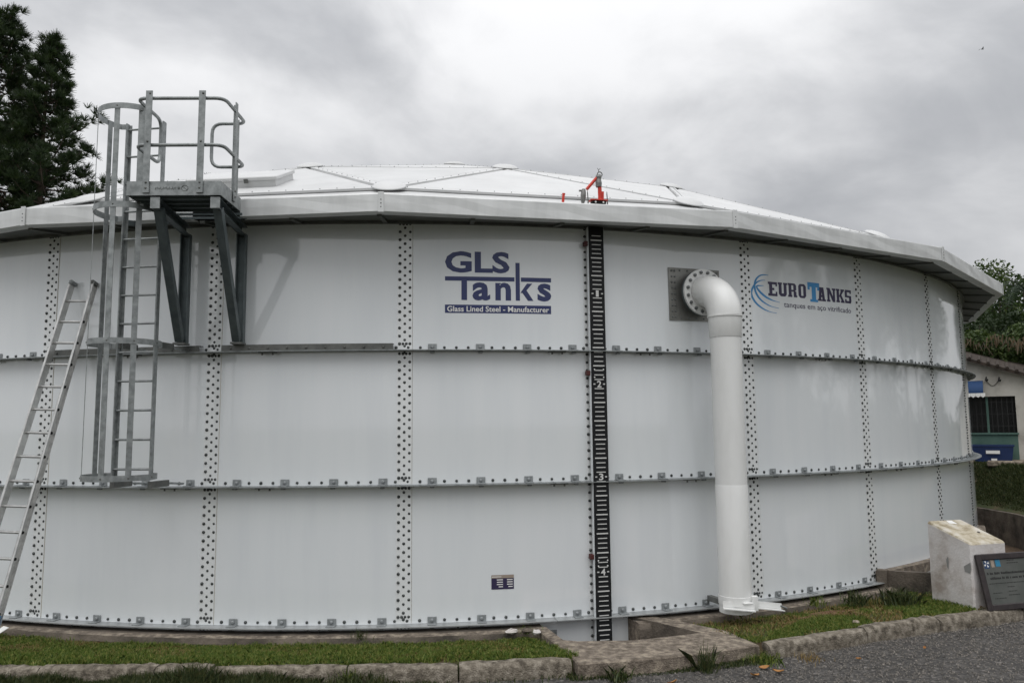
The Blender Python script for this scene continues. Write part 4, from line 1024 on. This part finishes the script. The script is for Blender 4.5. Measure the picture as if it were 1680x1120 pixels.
# blue container by the wall
bxo = hp(-.15, -.45, .0)
bt = thing('blue_crate', bxo, 'deep blue plastic crate with white labels under the house window', 'crate')
g = MB(); V = []
for z, s in ((.0, .86), (.42, .97), (.425, 1.02), (.47, 1.02)):
    for x, y in ((-.52, -.3), (.52, -.3), (.52, .3), (-.52, .3)): V.append(bxo+hu*x*s+hb_*y*s+np.array([0, 0, z]))
g.add(V, [(l*4+i, l*4+(i+1) % 4, (l+1)*4+(i+1) % 4, (l+1)*4+i) for l in range(3) for i in range(4)]+[(3, 2, 1, 0), (12, 13, 14, 15)]); g.build('crate_body', BLUEB, bt)
for x, z, a, b in ((0, .27, .34, .09), (.02, .06, .14, .06)):
    g = MB(); g.box(bxo+hu*x-hb_*.325+np.array([0, 0, z]), (a, .012, b), Hm); g.build('crate_label', WHITEV, bt)
# paved strip in front of the house
PAVE = mat('dirt_pavement', (.17, .13, .095), .95, var=(.27, .215, .16), vscale=2, bump=.6)
g = MB(); V = []
for x in np.linspace(-2.2, 4, 20):
    for y in (-1.5, -.9, -.3, .1):
        P = hp(x, y, 0); V.append((P[0], P[1], float(gz(np.array(math.hypot(P[0], P[1])), math.atan2(P[0], -P[1])))+.025+.012*math.sin(x*5+y)))
g.add(V, [(i*4+j, i*4+j+1, (i+1)*4+j+1, (i+1)*4+j) for i in range(19) for j in range(3)]); g.build('pavement', PAVE, kind='structure', smooth=True)
g = MB(); g.box(hp(.9, -1.45, -.02), (2.4, .30, .16), Hm, bev=.03); g.top('stone_step', CONC, tuple(hp(.9, -1.45, -.05)), 'low earthy concrete step in front of the white house', 'step')

# ------------------------------------------------------------------ grass and plants
def blades(P, h, wd, m, nm, lean=.5, **kw):
    k = len(P); a = rng.uniform(0, 2*pi, k); ln = rng.random(k)*lean
    dx = np.stack([np.cos(a), np.sin(a), np.zeros(k)], 1); b = rng.uniform(0, 2*pi, k); sd_ = np.stack([np.cos(b), np.sin(b), np.zeros(k)], 1)
    hh = h*rng.uniform(.45, 1.25, k); ww = (wd*rng.uniform(.6, 1.3, k))[:, None]
    mid = P+dx*(hh*ln*.35)[:, None]+np.array([0, 0, 1])*(hh*.55)[:, None]; tip = P+dx*(hh*ln)[:, None]+np.array([0, 0, 1])*(hh*(1-.3*ln))[:, None]
    V = np.stack([P-sd_*ww/2, P+sd_*ww/2, mid+sd_*ww*.4, tip, mid-sd_*ww*.4], 1)
    return quadcloud(nm, V, m, (0, 0, 0), **kw)
def polars(t, r, z): return np.stack([r*np.sin(t), -r*np.cos(t), z], 1)
def vnoise(x, y, s):
    return .5+.5*np.sin(x*s+1.3*np.sin(y*s*.7+1))*np.cos(y*s*1.1+1.7*np.sin(x*s*.8))
# lawn left of the pit
k = 90000; t = rng.uniform(-.62, .0985, k); q = rng.random(k); r = 12.83+q*(rk(t)-12.83-.005)
keep = (t*13.4 < 1.06+(r-12.9)*.24)
x, y = r*np.sin(t), r*np.cos(t); bare = vnoise(x, y, 2.1)*.6+vnoise(x, y, 5.3)*.4
keep &= rng.random(k) < np.where(bare > .78, .35, 1.)
t, r = t[keep], r[keep]
hloc = .046*(.35+.75*vnoise(r*np.sin(t), r*np.cos(t), 3.1)+.7*vnoise(r*np.sin(t)+3, r*np.cos(t), 17.)**2)*(1+.5*smooth01(r, 13.5, 13.8))
blades(polars(t, r, gz(r, t)), hloc,   .007, GRASS, 'lawn_grass', .9, label='short green lawn grass strip between tank footing and kerb left of the pit', cat='grass', kind='stuff')
k = 22000; t = rng.uniform(-.62, .09, k); r = 12.86+rng.random(k)*.9
sel = vnoise(r*np.sin(t), r*np.cos(t), 2.1)*.6+vnoise(r*np.sin(t), r*np.cos(t), 5.3)*.4 > .60
t, r = t[sel], r[sel]; blades(polars(t, r, gz(r, t)), np.full(len(t), .04), .005, STRAW, 'dry_lawn_grass', 1.3, label='dry straw-coloured blades among the left lawn', cat='grass', kind='stuff')
# lawn right of the pit with bare soil
k = 60000; t = rng.uniform(.17, .66, k); r = 12.83+rng.random(k)*(rk(t)-12.83-.01)
bare = vnoise(r*np.sin(t), r*np.cos(t), 2.6)*.5+vnoise(r*np.sin(t), r*np.cos(t), 6.1)*.5
x_, y_ = r*np.sin(t), -r*np.cos(t)
pitout = (x_ > 2.42+(-12.26-y_)*.60) 
keep = pitout & (rng.random(k) < np.where(bare > .50, .18, 1.)) & ((t < .5) | (r > np.interp(t, mt, mr)+.2))
t1, r1 = t[keep], r[keep]
blades(polars(t1, r1, gz(r1, t1)), np.full(len(t1), .05), .007, GRASS, 'lawn_grass', .9, label='patchy green lawn grass between pipe foot and kerb right of the pit', cat='grass', kind='stuff')
sel = pitout & (bare > .52) & (rng.random(k) < .16) & (t < .5)
t1, r1 = t[sel], r[sel]; blades(polars(t1, r1, gz(r1, t1)+.005), np.full(len(t1), .055), .007, STRAW, 'dry_lawn_grass', 1.6, label='dry yellow grass and straw near the plinth', cat='grass', kind='stuff')
g = MB(); V = []      # bare red-brown soil patch on the right lawn
for i in range(18):
    a = 2*pi*i/18; q = 1+.25*math.sin(3*a)+.15*math.sin(7*a); V.append(pol(13.27+.16*q*math.sin(a), .352+.055*q*math.cos(a), -.066))
g.add(V, [tuple(range(18))[::-1]]); g.build('bare_soil', mat('red_soil', (.12, .06, .03), .95, var=(.17, .10, .05), vscale=9, bump=.8), kind='structure')
# rank grass along the outer foot of the kerb
k = 60000; t = rng.uniform(-.62, .235, k); d_ = rng.random(k)**1.6
lim = np.where(t < -.03, .55, np.where(t < .05, .16, .13)); r = rk(t)+.13+d_*lim*1.0
dens = np.where(t < -.075, 1., np.where(t < .0, .22, np.where(t < .085, .03, .30)))*np.clip(.35+vnoise(t*14, r, 5.), 0, 1)
keep = rng.random(k) < dens; t, r = t[keep], r[keep]
hloc = np.where(t < -.03, .15, .05)*(.4+1.0*vnoise(t*14, r*.5, 3.7))
blades(polars(t, r, np.full(len(t), -.165)), hloc, .008, GRASSD, 'verge_grass', .8, label='dark rank grass growing up in front of the left kerb', cat='grass', kind='stuff')
def tuft(t, r, z, n, h, m, label, spread=.05, wd=.009, nm='weed_tuft', lean=.9):
    base = pol(r, t, z); P = base+np.stack([rng.normal(0, spread, n), rng.normal(0, spread, n), np.zeros(n)], 1)
    k = blades(P, np.full(n, h), wd, m, nm, lean); k.data.transform(Matrix.Translation(-Vector(base))); k.location = base; tag(k, label, 'plant', 'weeds along kerb and footing'); return k
tuft(.115, 14.22, -.165, 110, .12, GRASSD, 'low green weed at the left foot of the pit front', .06, .014)
tuft(.178, 14.2, -.165, 120, .26, GRASSD, 'tall spiky dark weed against the pit front', .045, .007)
tuft(.226, 14.12, -.165, 240, .10, GRASS, 'green and straw grass clump at the gap between pit and right kerb', .09, .008)
tuft(.258, 14.2, -.165, 90, .07, STRAW, 'dry straw clump at the foot of the right kerb', .07, .007)
tuft(.40, 13.05, -.05, 160, .17, GRASSD, 'dark grass clump close to the trench corner left of the plinth', .07, .010)
tuft(.43, 13.35, -.05, 420, .20, GRASSD, 'bushy dark grass clump at the left foot of the plinth', .10, .010)
tuft(.365, 12.85, -.06, 70, .12, GRASS, 'thin grass tuft on the footing right of the pipe', .05, .007)
tuft(.268, 13.02, -.05, 26, .17, GRASS, 'few thin grass stalks below the pipe foot', .08, .005)
tuft(.075, 12.83, -.06, 60, .07, GRASS, 'small grass tuft at the footing end beside the pit', .05, .007)
tuft(-.062, 12.80, -.06, 46, .10, GRASSD, 'dark weed growing from the footing below the middle seam', .05, .007)
tuft(-.056, 13.98, -.165, 80, .16, GRASS, 'green weed standing in a kerb joint at the left', .03, .007)
# bank grass on the right
k = 40000; t = rng.uniform(.9, 1.62, k); r = np.interp(t, mt, mr)+.2+rng.random(k)*1.0
P = polars(t, r, gz(r, t)); blades(P, np.full(k, .10), .02, GRASSD, 'bank_grass', .9, label='green grass bank rising behind the trench wall on the right', cat='grass', kind='stuff')

# fallen leaves on the road
def fleaf(x, y, a, s, bend, label):
    g = MB(); n = 7; V = []
    for i in range(n):
        q = i/(n-1); w_ = s*.28*math.sin(pi*q)**.8+.001; X = (q-.5)*s
        for sgn in (-1, 0, 1): V.append((X, sgn*w_, bend*s*(4*(q-.5)**2)+.012*abs(sgn)))
    g.add(V, [(i*3+j, (i+1)*3+j, (i+1)*3+j+1, i*3+j+1) for i in range(n-1) for j in range(2)])
    o = g.top('fallen_leaf', DEADLEAF, (0, 0, 0), label, 'leaf', 'brown leaves lying on the road'); o.location = (x, y, -.150); o.rotation_euler = (random.uniform(-.3, .3), random.uniform(-.3, .3), a); return o
for x, y, a, s, bnd, lb in ((2.90, -14.18, .4, .11, .12, 'large curled orange-brown leaf on the asphalt before the pit'), (3.08, -13.97, -.2, .10, .1, 'rust-red leaf close to the pit front corner'), (3.16, -14.10, -.5, .10, .15, 'narrow tan leaf right of the large curled one'), (2.10, -14.28, .1, .09, .1, 'pale tan leaf by the spiky weed'),
                            (1.60, -14.3, 1., .07, .1, 'small brown leaf at the foot of the low green weed'), (-.9, -14.25, .3, .08, .1, 'brown leaf caught in the rank grass at left'), (4.95, -13.55, .8, .05, .1, 'tiny tan leaf on the gravel by the right kerb'), (4.1, -13.82, 2., .06, .1, 'pinkish brown leaf among straw at the kerb foot')): fleaf(x, y, a, s, bnd, lb)
# rubble by the pit
def rock(p, s, m, nm, label, cat, sq=.6):
    g = MB(); V = []; F = []
    for i in range(5):
        for j in range(8):
            a = pi*i/4; b = 2*pi*j/8; q = s*random.uniform(.75, 1.15); V.append((p[0]+q*math.sin(a)*math.cos(b), p[1]+q*math.sin(a)*math.sin(b), p[2]+q*sq*math.cos(a)))
    F = [(i*8+j, i*8+(j+1) % 8, (i+1)*8+(j+1) % 8, (i+1)*8+j) for i in range(4) for j in range(8)]
    g.add(V, F); return g.top(nm, m, p, label, cat)
rock((.80, -12.80, -.03), .075, PLINTH, 'rubble', 'crumpled whitish debris lying at the footing end near the pit', 'rubble', .35)
rock((.96, -12.82, -.02), .06, CONCD, 'rubble', 'dark stone between the whitish debris pieces by the pit', 'rubble', .5)
rock((1.06, -12.86, -.03), .05, PLINTH, 'rubble', 'small pale stone at the edge of the pit', 'rubble', .5)
rock((4.55, -12.98, -.015), .045, TAN, 'rubble', 'tan stone on the lawn edge behind the right kerb', 'rubble', .5)
g = MB(); g.add([(-4.80, -12.05, -.04), (-4.72, -12.10, -.045), (-4.66, -12.02, .0), (-4.74, -11.97, .005)], [(0, 1, 2, 3)]); g.add([(-4.80, -12.05, -.045), (-4.72, -12.10, -.05), (-4.66, -12.02, -.006), (-4.74, -11.97, -.001)], [(3, 2, 1, 0)]); g.top('paper_scrap', WHITEV, (-4.74, -12.04, -.05), 'white scrap of paper on the footing beside the leaning ladder', 'litter')

# ------------------------------------------------------------------ trees
def tuftgeo(C_, D_, n, ln, wd):
    """needle tufts: n thin triangles round each centre, leaning along D_"""
    k = len(C_); d = rng.normal(0, 1, (k, n, 3)); d /= np.linalg.norm(d, axis=2)[..., None]; d = d+D_[:, None]*1.1; d /= np.linalg.norm(d, axis=2)[..., None]
    sd_ = np.cross(d, rng.normal(0, 1, (k, n, 3))); sd_ /= np.linalg.norm(sd_, axis=2)[..., None]+1e-9
    l_ = ln*rng.uniform(.6, 1.2, (k, n, 1)); b = C_[:, None]
    V = np.stack([b-sd_*wd/2, b+sd_*wd/2, b+d*l_+sd_*wd*.2, b+d*l_-sd_*wd*.2], 2)
    return V.reshape(-1, 4, 3)
def pine(base, zt_, zlow, reach, label, seed, nbr=75, grp=None):
    r_ = random.Random(seed); base = np.array(base, float); t = thing('pine_tree', base, label, 'tree', grp)
    g = MB(); hh = zt_-base[2]; g.tube([base+np.array([.15*math.sin(q*3+seed), .1*math.cos(q*4), hh*q]) for q in np.linspace(0, 1, 10)], np.linspace(.24, .02, 10), 8); g.build('trunk', BARK, t, smooth=True)
    br = MB(); C_ = []; D_ = []
    for i in range(nbr):
        q = (i+.5)/nbr; z = zt_-.25-(zt_-zlow)*q**1.0; a = i*2.4+r_.uniform(-.4, .4); ln = reach(q)*r_.uniform(.65, 1.08)
        p0 = np.array([base[0], base[1], z]); upb = .75-.55*q
        pts = [p0+np.array([math.cos(a)*ln*s, math.sin(a)*ln*s, ln*(upb*s*s+.05*s-.12*q*s)]) for s in (0, .35, .7, 1)]
        br.tube(pts, [.035, .025, .016, .006], 5)
        m = int(6+ln*11)
        for k in range(m):
            s = 1-.72*r_.random()**1.5; j = min(2, int(s*3)); e = s*3-j; P = pts[j]*(1-e)+pts[min(3, j+1)]*e
            off = np.array([r_.gauss(0, .15), r_.gauss(0, .15), r_.gauss(.06, .11)])*(.40+ln*.26); C_.append(P+off); dd = off/(np.linalg.norm(off)+1e-6)*.4+np.array([math.cos(a)*.5, math.sin(a)*.5, .9]); D_.append(dd/np.linalg.norm(dd))
        C_.append(pts[3]); D_.append(np.array([math.cos(a)*.4, math.sin(a)*.4, .9]))
    for k in range(9): C_.append(np.array([base[0], base[1], zt_-.1-k*.12])); D_.append(np.array([0, 0, 1.]))
    br.build('branches', BARK, t)
    quadcloud('crown', tuftgeo(np.array(C_), np.array(D_), 34, .25, .020), NEEDLE, base, parent=t)
    return t
pine((-13.05, 5.6, 0), 15.55, 7.6, lambda q: .22+1.15*min(1, q*1.5)**.9+(.5 if .42 < q < .72 else 0), 'slimmer dark pine tree nearest the cage, right of the taller one', 3, 98, 'pine trees behind the tank')
pine((-14.8, 5.85, 0), 16.45, 6.5, lambda q: .35+1.9*min(1, q*1.3)**.8, 'taller dark pine tree at the left edge of the picture', 8, 125, 'pine trees behind the tank')
def leafcloud(name, centers, radii, n, size, m, base, parent=None, asp=.5, **kw):
    cs = np.array(centers); rd = np.array(radii); p = rd**2; pick = rng.choice(len(cs), n, p=p/p.sum())
    d = rng.normal(0, 1, (n, 3)); d /= np.linalg.norm(d, axis=1)[:, None]; C_ = cs[pick]+d*(rd[pick]*rng.random(n)**.4)[:, None]
    a = rng.normal(0, 1, (n, 3))+d*.5+np.array([0, 0, -.2]); a /= np.linalg.norm(a, axis=1)[:, None]; b = np.cross(a, rng.normal(0, 1, (n, 3))); b /= np.linalg.norm(b, axis=1)[:, None]
    s = (size*rng.uniform(.6, 1.3, n))[:, None]
    V = np.stack([C_-a*s/2, C_+b*s*asp/2, C_+a*s/2, C_-b*s*asp/2], 1)
    return quadcloud(name, V, m, base, parent=parent, **kw)
def broad(name, base, h, crown_r, m, label, seed, n=6000, size=.16, grp=None, nb=26, flat=.8):
    r_ = random.Random(seed); base = np.array(base, float); t = thing(name, base, label, 'tree', grp)
    g = MB(); g.tube([base, base+(.1, .05, h*.3), base+(.0, .1, h*.62)], [.2, .15, .09], 8); g.build('trunk', BARK, t, smooth=True)
    cs = []; rr = []; lb = MB()
    for k in range(nb):
        a = r_.uniform(0, 2*pi); q = r_.random()**.6*crown_r; z = base[2]+h*.66+r_.uniform(-1, 1)*(h*.30)*math.sqrt(max(.05, 1-(q/crown_r)**2))*flat+.0
        c = np.array([base[0]+q*math.cos(a), base[1]+q*math.sin(a), z]); cs.append(c); rr.append(crown_r*r_.uniform(.22, .40)); lb.tube([base+(0, .05, h*.45), (base+(0, 0, h*.5)+c)/2+(0, 0, .1), c], [.06, .04, .012], 5)
    lb.build('limbs', BARK, t); leafcloud('crown', cs, rr, n, size, m, base, t); return t
broad('leafy_tree', (22.3, 7.6, 1.0), 8.0, 2.2, LEAFA, 'yellow-green leafy tree rising beyond the gutter at the right', 5, 9000, .17, nb=34)
broad('leafy_tree', (25.0, 6.4, 1.0), 8.0, 2.8, LEAFD, 'dark green tree behind the palm at the right edge', 6, 9000, .17, nb=34)
broad('leafy_tree', (19.6, 5.6, 1.0), 5.6, 1.7, LEAFD, 'dark bushy tree just above the house roof by the tank', 11, 7000, .14, nb=26)
broad('leafy_tree', (21.6, 4.2, 1.0), 6.0, 2.1, LEAFD, 'dark shrub tree above the house roof at the frame edge', 12, 7000, .14, nb=26)
# orange-topped hanging plant over the house roof
hp0 = hp(.6, 2.3, 2.9); hd_ = thing('trailing_shrub', hp0, 'shrub with drooping orange dry fronds spilling over the house roof', 'shrub')
C_ = []; 
k = 450; xx = rng.uniform(-1.9, 2.1, k); yy = rng.uniform(-.8, .6, k); zz_ = rng.random(k)
top_ = 1.25-.10*(xx-.2)**2+.06*np.sin(xx*7)
P = hO+np.outer(xx, hu)+np.outer(2.3+yy, hb_)+np.outer(2.55+top_*(.80+.2*zz_), (0, 0, 1))
ln_b = rng.uniform(.12, .38, k); dirs = np.outer(rng.normal(0, .25, k), hu)-np.outer(rng.uniform(.1, .5, k), hb_)+np.outer(-np.ones(k), (0, 0, 1)); sdv = np.tile(hu, (k, 1))*.018
E = P+dirs*ln_b[:, None]
quadcloud('dry_fronds', np.stack([P-sdv, P+sdv, E+sdv*.3, E-sdv*.3], 1), LEAFO, hp0, parent=hd_)
cs = [hp(x, 2.4+random.uniform(-.3, .5), 2.85+random.uniform(0, .95)) for x in np.linspace(-1.9, 2.1, 16)]
leafcloud('foliage', cs, [.5]*16, 12000, .12, LEAFA, hp0, hd_)
# palm
pb_ = np.array([20.5, 3.3, .9]); pm = thing('palm_tree', pb_, 'palm with thin feathery fronds at the right edge', 'palm tree')
hub = np.array([20.2, 3.45, 6.55]); g = MB(); g.tube([pb_, pb_+(-.2, .05, 3), hub], [.16, .13, .11], 8); g.build('trunk', BARK, pm, smooth=True)
for i in range(13):
    a = i*2.4; el = .25+.5*((i*37) % 10)/10; L_ = 1.7; g = MB(); pts = []
    for s in np.linspace(0, 1, 9): pts.append(hub+np.array([math.cos(a)*L_*s*math.cos(el), math.sin(a)*L_*s*math.cos(el), L_*(math.sin(el)*s*1.5-1.0*s*s)]))
    g.tube(pts, np.linspace(.022, .005, 9), 5)
    for s in np.linspace(.12, 1, 30):
        j = min(7, int(s*8)); e = s*8-j; P = pts[j]*(1-e)+pts[j+1]*e; d = pts[j+1]-pts[j]; d /= np.linalg.norm(d); sd_ = np.cross(d, up_); sd_ /= np.linalg.norm(sd_)
        for q in (-1, 1):
            tip = P+(sd_*q*.75+d*.55+np.array([0, 0, random.uniform(-.25, .15)]))*.52*(1-.45*s); w_ = d*.012; g.add([P-w_, P+w_, tip], [(0, 1, 2)])
    g.build('frond', PALMM, pm)
# brown shrub at far left, behind the tank
broad('brown_tree', (-15.6, 4.4, 0), 11.2, 2.0, LEAFR, 'brownish tree low behind the tank at the left edge', 21, 8000, .16, nb=30, flat=.9)
# tips of two far conifers over the roof
def spire(p, h_, label, s=1.):
    t = thing('distant_conifer', p, label, 'tree', 'far trees over the roof'); p = np.array(p, float)
    g = MB(); g.tube([p, p+(0, 0, h_)], [.2, .02], 6); g.build('trunk', BARK, t)
    n = 60; z = rng.uniform(.35, 1, n)**.7; C_ = p+np.stack([rng.normal(0, .28*s, n)*(1.15-z), rng.normal(0, .28*s, n)*(1.15-z), z*h_], 1)
    quadcloud('crown', tuftgeo(C_, np.tile([0, 0, 1.], (n, 1)), 22, .28, .04), NEEDLE, p, parent=t); return t
for x, y, h_, s, lb in ((-12.5, 21.8, 15.9, 1.2, 'tip of a far bushy conifer just over the roof behind the platform rail'), (-13.9, 21.4, 15.3, .3, 'thin far conifer spire over the roof left of the bushy tip'), (-14.3, 21.3, 14.95, .3, 'lowest thin far conifer spire over the roof')): spire((x, y, 0), h_, lb, s)
# trees standing off to the right, seen mirrored in the glossy wall
for x, y, h_, r_, sd_, lb in ((24, -7.5, 9.5, 3.0, 31, 'tall tree off to the right mirrored in the tank wall'), (27, -2.5, 8.0, 3.0, 32, 'rounder tree off to the right mirrored in the tank wall'), (22, -13.5, 8.5, 2.6, 33, 'nearer tree off to the right mirrored in the tank wall'), (30, -11, 11, 3.6, 34, 'wide tree further off to the right mirrored in the tank wall'), (33, -4, 10, 3.6, 35, 'far wide tree off to the right mirrored in the tank wall'), (26, -20, 10, 3.4, 36, 'wide tree beside the road off to the right mirrored in the wall'), (20, -19, 5, 2.2, 37, 'low tree by the road off to the right mirrored in the wall')): broad('leafy_tree', (x, y, .8 if y > -10 else -.18), h_, r_, LEAFD, lb, sd_, 7000, .24, nb=30)

hg = thing('hedge', (27, -12, -.1), 'long ragged hedge added out of view at the right to break the mirrored horizon', 'hedge')  # unseen hedge added to cover the bare horizon mirrored in the wall
cs = [np.array([25.5+3.0*math.sin(k*.9)+k*.1, -30+k*1.05, random.uniform(.8, 3.0)]) for k in range(34)]
leafcloud('foliage', cs, [random.uniform(1.2, 1.9) for _ in cs], 9000, .5, LEAFD, (27, -12, -.1), hg)
g = MB()
for c in cs[::2]: g.tube([(c[0], c[1], -.2), (c[0]+.1, c[1], c[2]*.6), c], [.06, .05, .02], 5)
g.build('stems', BARK, hg, kind='stuff')

# bird
bp = np.array([24.5, 10.2, 18.8]); BS = .55; bd = thing('bird', bp, 'tiny dark bird flying in the cloudy sky', 'bird')
BIRD = mat('bird_black', (.02, .02, .02), .6)
g = MB(); g.tube([bp+BS*np.array((-.14, 0, -.01)), bp+BS*np.array((-.07, 0, .005)), bp+BS*np.array((.03, 0, .01)), bp+BS*np.array((.1, 0, .02)), bp+BS*np.array((.14, 0, .02))], [.006, .02, .022, .016, .005], 6); g.build('body', BIRD, bd)
for s in (-1, 1):
    g = MB(); g.add([bp+BS*np.array((.05, s*.03, .02)), bp+BS*np.array((-.04, s*.03, .02)), bp+BS*np.array((-.10, s*.20, .09)), bp+BS*np.array((-.02, s*.22, .11)), bp+BS*np.array((-.12, s*.36, .04))], [(0, 1, 2, 3), (3, 2, 4)]); g.build('wing', BIRD, bd)
